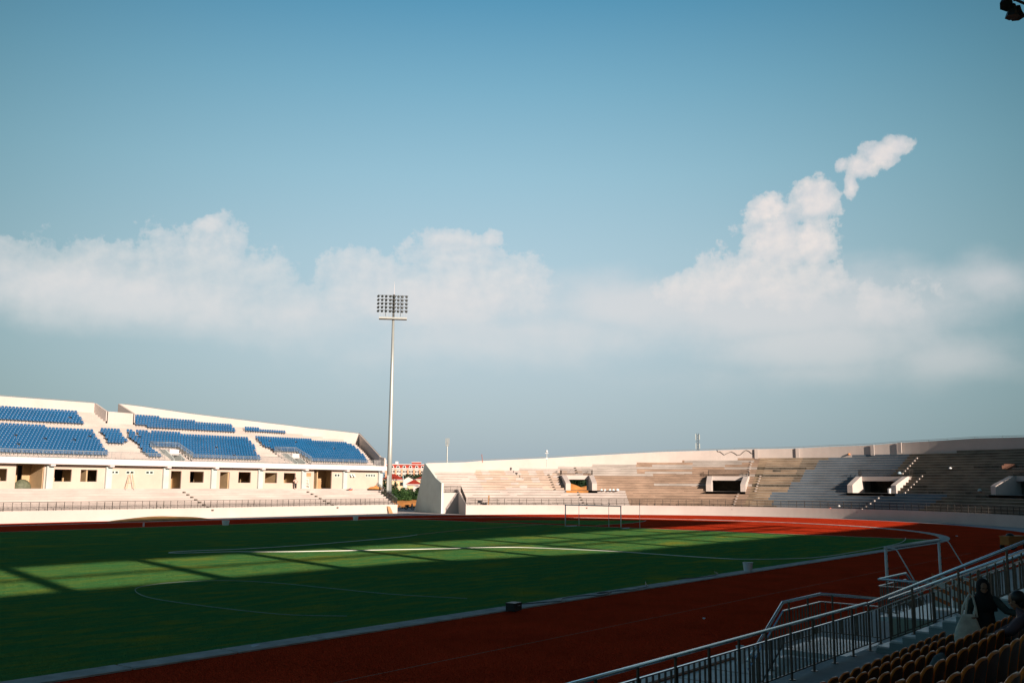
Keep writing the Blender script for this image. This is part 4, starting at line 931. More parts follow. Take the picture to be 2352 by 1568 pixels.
def hotel():
    D_ = 850; p = at_d(1634, 1930, D_); zt = at_d(1634, 1857, D_).z; ze = at_d(1634, 1873, D_).z; p.z = 0
    g = thing('hotel_block', 'long peach building with a red mansard roof and arched dormers in the distance', 'building', p, face_cam(p))
    s = D_/CF; X = lambda px: (px-1634)*s
    W = 84*s; b = MB(); b.box(X(1542), X(1722), 0, 16, 0, ze); b.build('wall', mat('hotel_white', (.60, .55, .52), .85, noise=(.1, .15)), g)
    q = MB()
    for px in (1545, 1558, 1583, 1607, 1631, 1655, 1678, 1701): q.box(X(px)-.75, X(px)+.75, -.5, -.01, 0, ze-.6)
    q.build('pilasters', mat('hotel_peach', (.60, .34, .22), .85, noise=(.1, .15)), g)
    c = MB(); c.box(X(1540), X(1724), -.9, 16.4, ze-.5, ze+.25); c.box(X(1542), X(1722), .3, 16, zt-.1, zt+.35); c.build('cornice', M_WHITE, g)
    r_ = MB(); xa, xb = X(1543), X(1703); r_.prism([(xa, -.2, ze+.252), (xa, 1.2, zt-.102), (xa, 15, zt-.102), (xa, 16, ze+.252)], (xb-xa, 0, 0)); r_.build('roof', M_ROOFR, g)
    r2 = MB(); r2.box(xb+.2, X(1722), .6, 15, ze+.253, zt-.103); r2.build('corner_block', M_ROOFR, g)
    t = MB(); t.box(X(1645), X(1682), 4, 12, zt+.36, zt+2.0); t.build('roof_block', M_ROOFR, g); t = MB(); t.box(X(1644), X(1683), 3.8, 12.2, zt+2.01, zt+2.35); t.box(X(1581), X(1592), 3, 7, zt+.36, zt+2.6); t.build('roof_trim', M_WHITE, g)
    for px in (1547, 1569, 1591.5, 1616, 1640.5, 1665, 1688):
        o = MB(); x = X(px); prof = [(x-1.35, -.6, ze+.3)]+[(x+1.35*math.cos(a), -.6, ze+1.5+1.15*math.sin(a)) for a in np.linspace(math.pi, 0, 9)]+[(x+1.35, -.6, ze+.3)]
        o.prism(prof, (0, 1.6, 0)); w_ = o.build('dormer', M_WHITE, g); o = MB(); prof = [(x-.8, -.66, ze+.5)]+[(x+.8*math.cos(a), -.66, ze+1.45+.8*math.sin(a)) for a in np.linspace(math.pi, 0, 9)]+[(x+.8, -.66, ze+.5)]
        o.prism(prof, (0, .05, 0)); o.build('pane', M_GLASS, w_)
    me = None
    for i, px in enumerate((1545.5, 1570.5, 1595.5, 1619.5, 1643, 1666.5, 1690)):
        for zz in (1, 2, 3):
            for dx in (-4.6, 4.6):
                o = MB(); x = X(px+dx); z = ze-1.3-3.2*zz+1.1
                if me is None: o.box(-.7, .7, -.06, -.012, 0, 1.35); ob = o.build('window', M_GLASS, g); me = ob.data
                else: ob = bpy.data.objects.new('window', me); COL.objects.link(ob); ob.parent = g
                ob.location = (x, 0, z)
hotel()
def lamp_post():
    p = at_d(1615, 1940, 240); top = at_d(1611, 1893, 240); end = at_d(1592, 1878, 240); p.z = 0
    g = thing('street_lamp', 'pale blue street lamp leaning over the houses in the gap', 'street lamp', p)
    L = lambda v: v-p
    m_ = MB(); m_.tube([(0, 0, 0), L(at_d(1613, 1915, 240)), L(top)], [.13, .12, .1], 10); m_.build('pole', mat('blue_grey_paint', (.30, .45, .48), .5), g)
    m_ = MB(); m_.tube([L(top), L(at_d(1602, 1886, 240)), L(end)], [.07, .06, .09], 8); m_.build('arm', mat('blue_grey_paint', (.3, .45, .48)), g)
lamp_post()
def antenna(px, y0, y1, dist, lab, kind):
    p = at_d(px, y0, dist); zt = at_d(px, y1, dist).z; zb = 0 if kind != 'cam' else p.z; g = thing('antenna_mast', lab, 'mast', (p.x, p.y, zb), face_cam(p)); H_ = zt-zb
    m_ = MB()
    if kind == 'lattice':
        for sx in (-.35, .35):
            for sy in (-.35, .35): m_.bar((sx, sy, 0), (sx*.8, sy*.8, H_), .16)
        for i in range(int(H_/.9)): m_.bar((-.34, -.34, .9*i), (.34, -.34, .9*i+.9), .06); m_.bar((.34, .34, .9*i), (-.34, .34, .9*i+.9), .06)
    else: m_.tube([(0, 0, 0), (0, 0, H_-.6)], [.22 if kind == 'tel' else .06, .13 if kind == 'tel' else .05], 8)
    m_.build('pole', M_POLE if kind != 'lattice' else M_RAILF, g)
    a = MB()
    if kind == 'tel':
        for k in range(3): a.box(-.5+.4*k, -.25+.4*k, -.3, -.1, H_-1.6, H_)
        a.box(-.45, .45, -.2, .3, H_-2.1, H_-1.75)
    elif kind == 'lattice':
        for z in (H_-2.2, H_-5.2): a.box(-.75, -.5, -.5, .0, z, z+2.0); a.box(.45, .7, -.3, .2, z+.1, z+1.8)
    else:
        a.ball((0, -.08, H_-.35), .2, .2, .22); a.box(-.14, .14, -.2, .1, H_*.42, H_*.42+.32); a.box(-.3, .3, -.04, .04, H_-.72, H_-.64)
    a.build('antennas' if kind != 'cam' else 'camera_head', M_GOAL if kind == 'cam' else (M_RAILG if kind == 'tel' else M_PILL), g)
antenna(1788, 1850, 1752, 260, 'slender mast with a box of antennas above the left end of the curved stand', 'tel')
antenna(2792, 1805, 1733, 330, 'lattice mast with antenna panels above the middle of the curved stand', 'lattice')
antenna(2187, 1867, 1796, 163.5, 'thin camera pole with a white dome against the curved stand parapet', 'cam')
m_ = MB(); q0, q1 = at_d(1930, 1850, 150), at_d(1927, 1816, 150); m_.tube([q0, q1], .05, 6); one(m_, 'rod', mat('rusty_rod', (.35, .1, .05), .8), 'thin rusty rod leaning up over the curved stand parapet', 'rod')

# ------------------------------------------------------------------ loose things on the stands
def sack(p, s, lab, m=None, cat='sack', name='sack', rz=None, seed=0):
    rs = random.Random(seed); mb = MB(); mb.loft([((0, 0, 0), (s*.9, 0, 0), (0, s*.55, 0)), ((0, 0, s*.25), (s, 0, 0), (0, s*.62, 0)), ((rs.uniform(-.1, .1)*s, 0, s*.6), (s*.75, 0, 0), (0, s*.5, 0)), ((rs.uniform(-.2, .2)*s, 0, s*.85), (s*.3, 0, 0), (0, s*.2, 0))], 12)
    return one(mb, name, m or M_GOAL, lab, cat, 'sacks and oddments on the curved stand', smooth=True, loc=p)
def on_end(px, py, s0, z):
    best = None
    d = ray(px, py)
    for t in np.linspace(-.7, 1.04, 900):
        q = ell(t, s0); c = q.x*d.y-q.y*d.x
        if best is None or abs(c) < best[0]: best = (abs(c), t)
    return P3(best[1], s0, z), best[1]
for i, (px, s) in enumerate(((2405, .32), (2419, .3), (2438, .34), (2454, .34), (2470, .42))):
    sack(on_end(px, 1955, 7.0, 3.33 if False else 3.76)[0], s, 'white cement sack, %s from the left in the row beside the open tunnel' % ordinal(i+1), seed=i)
for i, (px, s0, z, s, lab, mm) in enumerate(((3316, .8, 1.29, .3, 'red and white bag behind the curved railing', mat('red_cloth', (.6, .12, .08), .8)), (3352, 1.9, 1.70, .3, 'white drum behind the curved railing', None), (3801, 15.2, 7.0+.42*1, .42, 'white sack high on the mossy steps', None),
        (3598, 13.3, 6.7, .5, 'pale blue sheet beside the third tunnel mouth', mat('blue_sheet', (.35, .5, .6), .7)), (3916, 8.2, 4.18, .45, 'grey bag at the foot of the mossy steps', M_PILL), (3400, 19.4, 10.05, .34, 'orange bag at the foot of the rear parapet', mat('orange_cloth', (.6, .22, .07), .8)))):
    sack(on_end(px, 1900, s0, z)[0], s, lab, mm, seed=20+i)
p, t_ = on_end(3556, 1950, 7.1, 3.76); bucket(p, .26, .7, 'white bucket below the third tunnel mouth of the curved stand')
bt = MB(); bt.box(-.9, .9, -.3, .3, 0, .5, mat('stacked_brick', (.18, .09, .06), .9, noise=(3, .4))); bt.box(-.6, .8, -.25, .25, .501, .7, mat('stacked_brick', (.18, .09, .06)))
p, t_ = on_end(4032, 1855, 14.6, 7.4); o = one(bt, 'brick_pile', None, 'dark pile of bricks high at the right edge of the curved stand', 'brick pile', loc=p); o.rotation_euler = (0, 0, -1.2)
for i, (px, lab) in enumerate(((1958, 'bundle of brown planks leaning on the railing at the left end of the curved stand'),)):
    p, t_ = on_end(px, 2015, .35, 1.46); g = thing('plank_bundle', lab, 'planks', p, .3)
    for k in range(5): b = MB(); b.obox((-.4+.18*k, .05*k, .72), (.085, 0, 0), (0, .03, .04), (.02*(k-2), -.05, .72)); b.build('plank', M_WOOD, g)
p, t_ = on_end(1944, 2018, .9, 1.3); g = thing('work_table', 'small grey table behind the railing beside the brown planks', 'table', p, .3); b = MB(); b.box(-.5, .5, -.3, .3, .55, .6); b.build('tabletop', M_CEM, g)
for sx in (-.45, .45):
    for sy in (-.25, .25): b = MB(); b.box(sx-.025, sx+.025, sy-.025, sy+.025, 0, .549); b.build('leg', M_RAILF, g)
def wavy():
    pts = []
    for px, py in ((2868, 1799), (2872, 1806), (2880, 1806), (2897, 1819), (2908, 1813), (2925, 1806), (2937, 1811), (2950, 1820), (2962, 1818), (2974, 1806), (2985, 1800), (2996, 1804), (3006, 1813), (3028, 1815)):
        t = None
        for tt in np.linspace(.1, .4, 400):
            q = ell(tt, interp(tt, SBT)-.06); d = ray(px, py); c = abs(q.x*d.y-q.y*d.x)
            if t is None or c < t[0]: t = (c, q, d)
        q, d = t[1], t[2]; pts.append((q.x, q.y, EYE+d.z*math.hypot(q.x, q.y)/math.hypot(d.x, d.y)))
    m_ = MB(); m_.tube(pts, .045, 6); one(m_, 'cable', M_BLACK, 'wavy dark cable hanging on the parapet of the curved stand', 'cable')
wavy()

def PO(x, y, Y): d = ray(x, y); t = Y/d.y; return Vector((d.x*t, Y, EYE+d.z*t))
# stack of boards, ladder frame, basin, tarp heap, trestle on the far building's terrace
p = PO(1272, 1953, 122.7); g = thing('board_stack', 'stack of pale boards in the wide opening of the far building', 'boards', (p.x, 123.2, 3.8))
for k in range(11): b = MB(); w_ = random.uniform(-.08, .08); b.box(-.72+w_, .72+w_, -.4, .4, .13*k, .13*k+.1); b.build('board', M_WOOD, g)
p = PO(1230, 1953, 121.6); g = thing('window_frame', 'pale blue spare window frame leaning on the far building', 'window frame', (p.x, 121.75, 3.8)); b = MB(); fm_ = mat('window_frame_white', (.55, .66, .64))
for x in (-.36, .36): b.bar((x, -.12, 0), (x, .22, 1.55), .09)
for z in (.05, .55, .95, 1.5): b.bar((-.36, -.12+.22*z, z), (.36, -.12+.22*z, z), .09)
b.build('frame', fm_, g)
p = PO(1400, 1962, 121.0); g = thing('basin', 'orange basin with a blue cloth on the terrace edge of the far building', 'basin', (p.x, 120.9, 3.53)); b = MB(); b.loft([((0, 0, 0), (.28, 0, 0), (0, .28, 0)), ((0, 0, .2), (.42, 0, 0), (0, .42, 0)), ((0, 0, .22), (.46, 0, 0), (0, .46, 0)), ((0, 0, .1), (.3, 0, 0), (0, .3, 0))], 16); b.build('bowl', mat('orange_plastic', (.65, .12, .03), .5), g)
b = MB(); b.ball((0, 0, .22), .25, .22, .18); b.build('cloth', mat('blue_cloth', (.12, .25, .4), .8), g, smooth=True)
p = PO(82, 1948, 124); b = MB(); b.ball((0, 0, .0), 1.05, .8, 1.05, n=18, k=10); o = one(b, 'tarp_heap', mat('olive_tarp', (.14, .16, .10), .7, noise=(2, .5), bump=(4, .8, .08)), 'tarp covered heap in the tall opening at far left', 'tarp heap', smooth=True, loc=(p.x, 123.6, 3.9))
p = PO(521, 1953, 121.2); g = thing('trestle', 'thin bamboo trestle standing before the small double windows', 'trestle', (p.x, 121.2, 3.8)); b = MB()
for sx in (-1, 1): b.bar((sx*.62, -.2, 0), (sx*.12, 0, 2.1), .04); b.bar((sx*.62, .2, 0), (sx*.12, 0, 2.1), .04)
b.bar((-.4, 0, 1.0), (.4, 0, 1.0), .04); b.build('frame', mat('bamboo', (.5, .36, .2), .8), g)
p = on_z(1574, 2052); g = thing('leaning_boards', 'orange boards leaning against the end of the far cream wall', 'boards', (p.x-.0, 112.9, -.02)); 
for k in range(3): b = MB(); b.prism([(-.45+.3*k, -.35, 0), (-.2+.3*k, -.35, 0), (-.35+.2*k, -.02, 1.15-.05*k), (-.6+.2*k+.0, -.02, 1.15-.05*k)], (0, -.05, 0)); b.build('plank', M_WOOD, g)
for i, (px, py, lab) in enumerate(((1765, 2049, 'pink and white rubbish at the foot of the leaning end wall'), (1620, 2012, 'dark rubbish along the orange soil bank'))):
    g = thing('rubbish_heap', lab, 'rubbish', on_z(px, py if i == 0 else 2033, -.02))
    for k in range(6): b = MB(); b.ball((random.uniform(-1, 1), random.uniform(-.5, .5), .08), random.uniform(.1, .25), .15, random.uniform(.06, .16), n=8, k=5); b.build('scrap', [mat('pink_bag', (.6, .35, .33), .7), M_GOAL, M_STAIN][k % 3] if i == 0 else M_STAIN, g)

def motorbike():
    p = on_z(1637, 2037.5, -.02); g = thing('motorbike', 'dark scooter parked in the gap between the stands', 'motorbike', p, face_cam(p)+math.radians(62))
    g.scale = (1.08,)*3
    for y, nm in ((-.62, 'front'), (.62, 'rear')):
        w_ = MB(); w_.tube([(.28*math.cos(a)*0, y+.27*math.cos(a), .29+.27*math.sin(a)) for a in np.linspace(0, 2*math.pi, 19)], .055, 8); o = w_.build('wheel', M_BLACK, g, smooth=True)
        r_ = MB(); r_.tube([(-.03, y, .29), (.03, y, .29)], .15, 14); r_.build('rim', M_POLE, o)
    b = MB(); b.loft([((0, .85, .72), (.06, 0, 0), (0, 0, .05)), ((0, .6, .62), (.15, 0, 0), (0, 0, .14)), ((0, .2, .55), (.17, 0, 0), (0, 0, .17)), ((0, .0, .36), (.16, 0, 0), (0, 0, .1)), ((0, -.3, .36), (.15, 0, 0), (0, 0, .08)), ((0, -.42, .6), (.17, 0, 0), (0, .05, .16)), ((0, -.5, .92), (.13, 0, 0), (0, .05, .1))], 14); b.build('body', M_BLACK, g, smooth=True)
    b = MB(); b.ball((0, .3, .76), .14, .45, .07, n=12, k=6); b.build('seat', M_STAIN, g, smooth=True)
    b = MB(); b.prism([(-.17, -.56, .35), (.17, -.56, .35), (.14, -.6, .95), (-.14, -.6, .95)], (0, .03, 0)); b.build('leg_shield', M_GOAL, g)
    b = MB(); b.tube([(-.34, -.42, 1.0), (-.1, -.5, 1.02), (.1, -.5, 1.02), (.34, -.42, 1.0)], .02, 6); b.build('handlebar', M_BLACK, g)
    b = MB(); b.ball((0, -.58, .9), .09, .06, .08, n=10, k=6); b.build('headlight', M_LENS, g, smooth=True)
    for s_ in (-1, 1): b = MB(); b.bar((s_*.25, -.45, 1.02), (s_*.3, -.45, 1.18), .012); b.ball((s_*.31, -.45, 1.2), .06, .015, .04, n=8, k=5); b.build('mirror', M_BLACK, g)
motorbike()
def cart():
    g = thing('machine_cart', 'yellow machine with a black round cap on the dark track behind the rails', 'machine', on_z(4056, 2196), math.radians(-28)); Y_ = mat('ochre_paint', (.42, .17, .02), .6, noise=(2, .3))
    b = MB(); b.box(-1.0, 1.0, -.4, .4, .35, .98); b.build('tank', Y_, g); b = MB(); b.box(-1.05, 1.05, -.45, .45, .981, 1.05); b.build('cover', Y_, g)
    b = MB(); b.ball((-.35, 0, 1.06), .32, .3, .2, n=14, k=8); b.build('cap', M_BLACK, g, smooth=True)
    for sx in (-.7, .7):
        for sy in (-.48, .48): b = MB(); b.tube([(sx, sy-.05, .22), (sx, sy+.05, .22)], .22, 14); b.build('wheel', M_BLACK, g)
cart()
def hazard():
    g = thing('hazard_barrier', 'white barrier panels with orange diagonal stripes behind the stair railings', 'barrier', (26.6, 6.6, 1.76), math.radians(8))
    W_ = mat('barrier_white', (.62, .60, .54), .6); O_ = mat('barrier_orange', (.55, .14, .03), .6)
    for k in range(3):
        y0 = -.62+.46*k; b = MB(); b.box(-.02, .02, y0, y0+.4, .05, .82); o = b.build('panel', W_, g)
        s_ = MB()
        for j in range(3):
            z = .08+.27*j; s_.prism([(-.024, y0+.0, z), (-.024, y0+.0, z+.1), (-.024, y0+.4, z+.27), (-.024, y0+.4, z+.17)], (-.004, 0, 0))
        s_.build('stripes', O_, o)
        f = MB(); f.box(-.035, .035, y0-.03, y0-.002, 0, .86); f.build('post', O_, g)
hazard()

# ------------------------------------------------------------------ people
SKIN = mat('skin', (.30, .15, .09), .6, noise=(12, .12)); HAIR = mat('black_hair', (.008, .007, .007), .5)
def limb(mb, pts, rs, n=12): mb.tube(pts, rs, n)
def hand(mb, w, d, side, s=1.):
    """palm, four unequal curled fingers and a thumb; w wrist, d direction of the hand"""
    w, d = Vector(w), Vector(d).normalized(); a = d.cross(Vector((0, 0, 1))); a = a.normalized() if a.length > .2 else Vector((1, 0, 0)); a *= side; n = a.cross(d).normalized()
    if n.z > 0: n = -n
    mb.loft([(w, a*.024*s, n*.018*s), (w+d*.035*s, a*.038*s, n*.017*s), (w+d*.085*s, a*.042*s, n*.014*s)], 12)
    for i, (o, L) in enumerate(((-.031, .066), (-.010, .076), (.011, .070), (.031, .055))):
        b = w+d*.08*s+a*o*s; mb.tube([b, b+d*L*.45*s+n*.006*s, b+d*L*.75*s+n*.022*s, b+d*L*.85*s+n*.042*s], [.0095*s, .009*s, .0085*s, .007*s], 8)
    b = w+d*.03*s-a*.03*s; mb.tube([b, b-a*.028*s+d*.025*s+n*.008*s, b-a*.035*s+d*.055*s+n*.018*s], [.012*s, .0105*s, .008*s], 8)
def head(mb, c, f, s=1.):
    """skull, jaw, nose, ears and mouth facing f"""
    c, f = Vector(c), Vector(f).normalized(); r_ = f.cross(Vector((0, 0, 1))).normalized(); u = r_.cross(f)
    def E(o, rf, rr, ru):
        o = c+f*o[1]*s+r_*o[0]*s+u*o[2]*s; rings = []
        for i in range(11):
            t = -math.pi/2+math.pi*i/10; q = max(math.cos(t), .03); rings.append((o+u*ru*s*math.sin(t), r_*rr*s*q, f*rf*s*q))
        mb.loft(rings, 18)
    E((0, -.012, .03), .098, .077, .095); E((0, .022, -.035), .068, .060, .082); E((0, .05, -.088), .03, .034, .028)
    E((0, .088, .0), .012, .012, .03); E((0, .101, -.016), .013, .016, .012); E((0, .083, .03), .014, .05, .012); E((0, .084, -.05), .012, .026, .008); E((0, .083, -.063), .011, .022, .007)
    for sg in (-1, 1): E((sg*.078, -.005, -.005), .018, .008, .03); E((sg*.045, .055, -.022), .022, .022, .02)
    return f, r_, u
def eyes(g, c, f, s=1., body=None):
    c, f = Vector(c), Vector(f).normalized(); r_ = f.cross(Vector((0, 0, 1))).normalized(); u = r_.cross(f)
    for sg in (-1, 1):
        b = MB(); b.ball(c+f*.083*s+r_*.03*sg*s+u*.008*s, .010, .010, .008, n=8, k=6); b.build('eye', M_BLACK, body)
def finish_body(mb, parent, vox):
    o = mb.build('body', SKIN, parent); r_ = o.modifiers.new('union', 'REMESH'); r_.mode = 'VOXEL'; r_.voxel_size = vox; r_.use_smooth_shade = True
    s = o.modifiers.new('soft', 'SMOOTH'); s.iterations = 2; return o
def girl():
    g = thing('person', 'girl in a black headscarf and dark dress standing among the brown seats', 'person', (18.62, 4.28, 1.72), math.radians(110))
    b = MB(); hc = (0, .03, 1.385); hf = (-.15, .96, -.2)
    limb(b, [(0, 0, .80), (0, -.01, .92), (0, 0, 1.08), (0, 0, 1.2), (0, .0, 1.26), (0, .01, 1.34)], [.13, .115, .125, .13, .055, .05], 16)
    limb(b, [(-.15, 0, 1.2), (0, 0, 1.215), (.15, 0, 1.2)], [.055, .07, .055])
    for s_ in (-1, 1): limb(b, [(s_*.08, 0, .8), (s_*.09, .03, .43), (s_*.09, -.01, .08), (s_*.09, .12, .03)], [.085, .058, .038, .03])
    limb(b, [(-.16, 0, 1.2), (-.34, .08, 1.02), (-.56, .17, .97)], [.05, .04, .025]); hand(b, (-.56, .17, .97), (-1, .25, .05), -1)
    limb(b, [(.16, 0, 1.2), (.25, .02, .97), (.22, .16, .84)], [.05, .04, .025]); hand(b, (.22, .16, .84), (-.1, .6, .5), 1)
    head(b, hc, hf, .93); bo = finish_body(b, g, .008); eyes(g, hc, hf, .93, bo)
    D_ = mat('black_cloth', (.012, .011, .012), .9, noise=(4, .3), bump=(14, .5, .01)); G_ = mat('dark_green_cloth', (.05, .07, .065), .9, noise=(5, .4), bump=(16, .6, .012))
    d = MB(); d.loft([((0, .02, .04), (.26, 0, 0), (0, .21, 0)), ((0, .02, .4), (.23, 0, 0), (0, .18, 0)), ((0, .01, .78), (.175, 0, 0), (0, .15, 0)), ((0, .0, .95), (.15, 0, 0), (0, .135, 0)), ((0, .0, 1.1), (.17, 0, 0), (0, .14, 0)), ((0, 0, 1.2), (.17, 0, 0), (0, .10, 0)), ((0, 0, 1.27), (.075, 0, 0), (0, .07, 0))], 24); d.build('dress', D_, g, smooth=True)
    s = MB(); s.tube([(-.13, 0, 1.2), (-.2, .02, 1.165), (-.34, .08, 1.015), (-.44, .12, 1.0), (-.54, .16, .972)], [.07, .072, .062, .062, .05], 14); s.build('sleeve', G_, g, smooth=True)
    s = MB(); s.tube([(.13, 0, 1.2), (.2, .01, 1.12), (.255, .02, .96), (.225, .13, .86)], [.07, .068, .058, .05], 14); s.build('sleeve', G_, g, smooth=True)
    sc = MB(); sc.ball((0, -.018, 1.415), .112, .118, .135, n=20, k=12); sc.loft([((0, -.01, 1.0), (.215, 0, 0), (0, .17, 0)), ((0, -.01, 1.15), (.2, 0, 0), (0, .155, 0)), ((0, -.01, 1.24), (.155, 0, 0), (0, .13, 0)), ((0, -.012, 1.30), (.112, 0, 0), (0, .105, 0)), ((0, -.025, 1.37), (.115, 0, 0), (0, .095, 0)), ((0, -.03, 1.44), (.105, 0, 0), (0, .09, 0))], 20); sc.build('headscarf', D_, g, smooth=True)
    for sx in (-.09, .09): f = MB(); f.loft([((sx, .0, .0), (.04, 0, 0), (0, .05, 0)), ((sx, .06, .035), (.042, 0, 0), (0, .12, 0)), ((sx, .04, .07), (.03, 0, 0), (0, .06, 0))], 12); f.build('shoe', M_BLACK, g)
def bag():
    g = thing('tote_bag', 'cream cloth tote bag with a dark print hanging from the standing girl\'s shoulder', 'bag', (18.62, 4.28, 1.72), math.radians(110))
    C_ = mat('cream_canvas', (.74, .74, .66), .95, noise=(5, .3), bump=(18, .6, .012))
    rings = []
    for z, cx, hw, hd in ((.33, .25, .13, .03), (.355, .25, .21, .055), (.42, .265, .25, .075), (.52, .27, .255, .08), (.62, .285, .235, .07), (.72, .295, .19, .055), (.82, .29, .155, .045), (.90, .285, .12, .035), (.95, .28, .10, .02)):
        rings.append(((cx, .19+.02*math.sin(z*9), z), (hw, .02*math.sin(z*23), 0), (-.0, hd, 0)))
    b = MB(); b.loft(rings, 28); b.build('bag_body', C_, g, smooth=True)
    for dx, dy in ((-.02, .03), (.035, -.03)):
        s = MB(); pts = [(.35+dx, .17, .88), (.325+dx, .15, 1.05), (.275, .10+dy, 1.2), (.225, .03, 1.275), (.18, .05+dy, 1.22), (.155, .12, 1.08), (.16+dx, .17, .9)]; s.tube(pts, .019, 8); s.build('strap', C_, g, smooth=True)
    K = mat('dark_print', (.02, .018, .018), .9); p = MB(); yy = .19+.082
    def blot(cx, cz, a, c_, m_):
        n = 14; pts = [(cx+a*math.cos(t)*(1+.18*math.sin(3*t)), cz+c_*math.sin(t)*(1+.15*math.cos(2*t))) for t in np.linspace(0, 2*math.pi, n, endpoint=False)]
        p.prism([(x, yy-.006-.0*abs(x), z) for x, z in pts], (0, .008, 0), m_)
    blot(.235, .50, .055, .055, K); blot(.205, .435, .028, .03, K); blot(.275, .62, .016, .018, K); blot(.23, .60, .018, .01, K)
    R_ = mat('red_print', (.22, .05, .035), .9); blot(.285, .455, .03, .008, R_); blot(.165, .455, .02, .007, R_); p.build('print', None, g)
girl(); bag()
def sitter():
    g = thing('person', 'person in a plum jacket seated at the right edge, leaning forward', 'person', (15.75, 2.86, 2.03), math.radians(12))
    b = MB(); hc = (-.02, .33, 1.2); hf = (.25, .9, -.35)
    limb(b, [(0, .02, .5), (0, .08, .68), (0, .16, .86), (0, .22, 1.0), (0, .27, 1.08), (0, .31, 1.15)], [.16, .145, .155, .14, .065, .058], 16)
    limb(b, [(-.18, .2, .98), (0, .22, 1.0), (.18, .2, .98)], [.06, .08, .06])
    for s_ in (-1, 1): limb(b, [(s_*.1, .02, .5), (s_*.14, .46, .53), (s_*.13, .47, .12), (s_*.13, .58, .05)], [.1, .07, .045, .035])
    limb(b, [(-.19, .2, .98), (-.27, .42, .80), (-.14, .62, .72)], [.055, .045, .03]); hand(b, (-.14, .62, .72), (.5, .8, 0), 1)
    limb(b, [(.19, .2, .98), (.28, .40, .78), (.12, .60, .70)], [.055, .045, .03]); hand(b, (.12, .60, .70), (-.5, .8, 0), -1)
    head(b, hc, hf, 1.); bo = finish_body(b, g, .009); eyes(g, hc, hf, 1., bo)
    P_ = mat('plum_cloth', (.11, .075, .09), .95, noise=(5, .3), bump=(14, .5, .012)); K = mat('dark_trousers', (.015, .015, .018), .9)
    j = MB(); j.loft([((0, .0, .44), (.2, 0, 0), (0, .15, .03)), ((0, .06, .62), (.19, 0, 0), (0, .16, .03)), ((0, .13, .8), (.2, 0, 0), (0, .165, .04)), ((0, .19, .94), (.215, 0, 0), (0, .14, .05)), ((0, .24, 1.04), (.15, 0, 0), (0, .1, .04)), ((0, .28, 1.1), (.08, 0, 0), (0, .075, .03))], 24); j.build('jacket', P_, g, smooth=True)
    for sg, pts in ((-1, [(-.16, .2, .99), (-.24, .3, .92), (-.275, .42, .80), (-.2, .53, .755), (-.15, .6, .725)]), (1, [(.16, .2, .99), (.24, .28, .9), (.285, .40, .78), (.2, .5, .74), (.13, .58, .71)])):
        s = MB(); s.tube(pts, [.075, .075, .068, .06, .05], 14); s.build('sleeve', P_, g, smooth=True)
    t = MB()
    for s_ in (-1, 1): t.tube([(s_*.09, .0, .5), (s_*.14, .46, .54), (s_*.13, .475, .3), (s_*.13, .475, .12)], [.12, .092, .075, .065], 14)
    t.build('trousers', K, g, smooth=True)
    h_ = MB(); h_.ball((-.025, .295, 1.245), .098, .108, .108, n=20, k=10); h_.ball((-.02, .25, 1.18), .085, .07, .09, n=16, k=8); h_.build('hair', HAIR, g, smooth=True)
sitter()
p = MB(); S_ = mat('slate_cloth', (.10, .15, .17), .95, noise=(8, .4), bump=(20, .7, .012))
p.loft([((0, 0, 0), (.10, 0, 0), (0, .05, 0)), ((.0, .0, .12), (.13, 0, 0), (0, .07, 0)), ((.01, .01, .26), (.12, 0, 0), (0, .07, 0)), ((.02, .02, .36), (.07, 0, 0), (0, .05, 0)), ((.04, .02, .4), (.02, 0, 0), (0, .02, 0))], 16)
o = one(p, 'cloth_bag', S_, 'slate blue cloth bag resting on a brown seat below the standing girl', 'bag', smooth=True, loc=(12.9, 3.52, 2.42)); o.rotation_euler = (0, 0, -1.2)
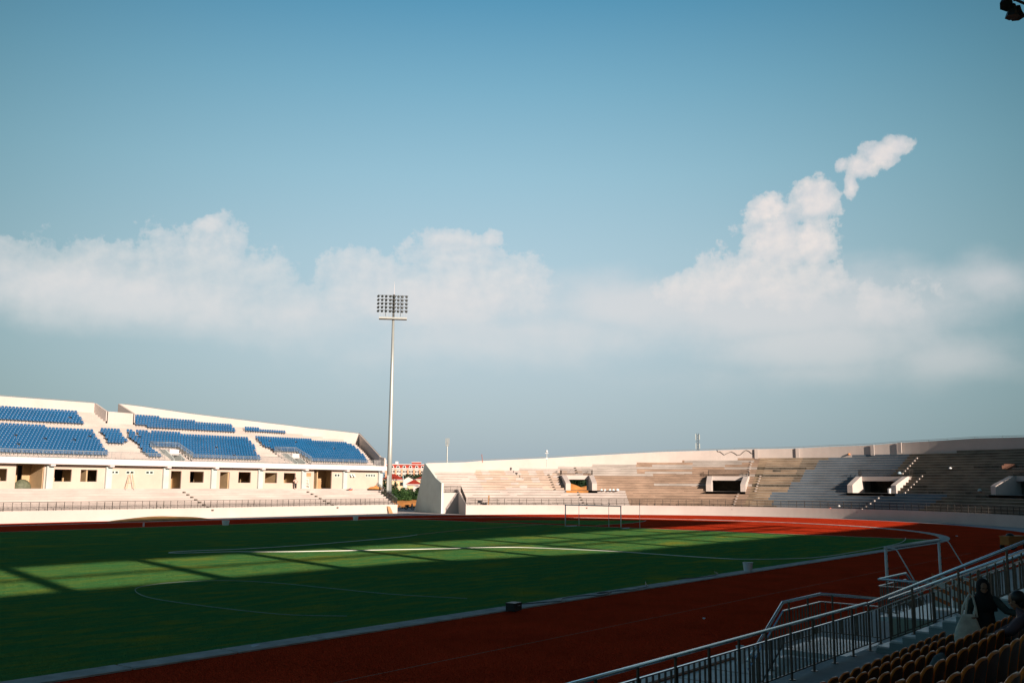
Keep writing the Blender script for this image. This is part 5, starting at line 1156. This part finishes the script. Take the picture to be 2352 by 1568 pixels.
def worker():
    q = PO(1179, 1953, 121.45); g = thing('person', 'man in a pale pink shirt standing hands on hips by the far building', 'person', (q.x, 121.3, 3.8), math.radians(-20+180))
    b = MB(); limb(b, [(0, 0, .88), (0, 0, 1.05), (0, 0, 1.3), (0, 0, 1.42), (0, .01, 1.5)], [.14, .13, .15, .07, .055], 14); limb(b, [(-.18, 0, 1.34), (0, 0, 1.36), (.18, 0, 1.34)], [.06, .08, .06])
    limb(b, [(-.08, 0, .88), (-.1, .02, .48), (-.12, 0, .08), (-.12, .12, .04)], [.09, .065, .045, .035]); limb(b, [(.08, 0, .88), (.06, .03, .48), (.03, 0, .08), (.03, .12, .04)], [.09, .065, .045, .035])
    for s_ in (-1, 1): limb(b, [(s_*.2, 0, 1.34), (s_*.4, -.08, 1.1), (s_*.2, .08, .98)], [.05, .042, .03]); hand(b, (s_*.2, .08, .98), (-s_*.6, .4, -.3), s_)
    head(b, (0, .02, 1.6), (0, 1, 0), 1.); finish_body(b, g, .016)
    s = MB(); s.loft([((0, 0, .84), (.175, 0, 0), (0, .14, 0)), ((0, 0, 1.05), (.165, 0, 0), (0, .135, 0)), ((0, 0, 1.28), (.2, 0, 0), (0, .14, 0)), ((0, 0, 1.4), (.13, 0, 0), (0, .09, 0)), ((0, 0, 1.45), (.07, 0, 0), (0, .07, 0))], 18)
    for s_ in (-1, 1): s.tube([(s_*.16, 0, 1.36), (s_*.3, -.04, 1.24), (s_*.37, -.07, 1.14)], [.075, .07, .065], 12)
    s.build('shirt', mat('pink_shirt', (.66, .45, .40), .85), g, smooth=True)
    t = MB(); t.tube([(-.07, 0, .9), (-.1, .02, .48), (-.12, 0, .1)], [.11, .085, .07], 12); t.tube([(.07, 0, .9), (.06, .03, .48), (.03, 0, .1)], [.11, .085, .07], 12); t.build('trousers', mat('dark_trousers', (.02, .02, .025), .9), g, smooth=True)
    h_ = MB(); h_.ball((0, .0, 1.65), .088, .1, .09, n=16, k=8); h_.build('hair', HAIR, g, smooth=True)
worker()
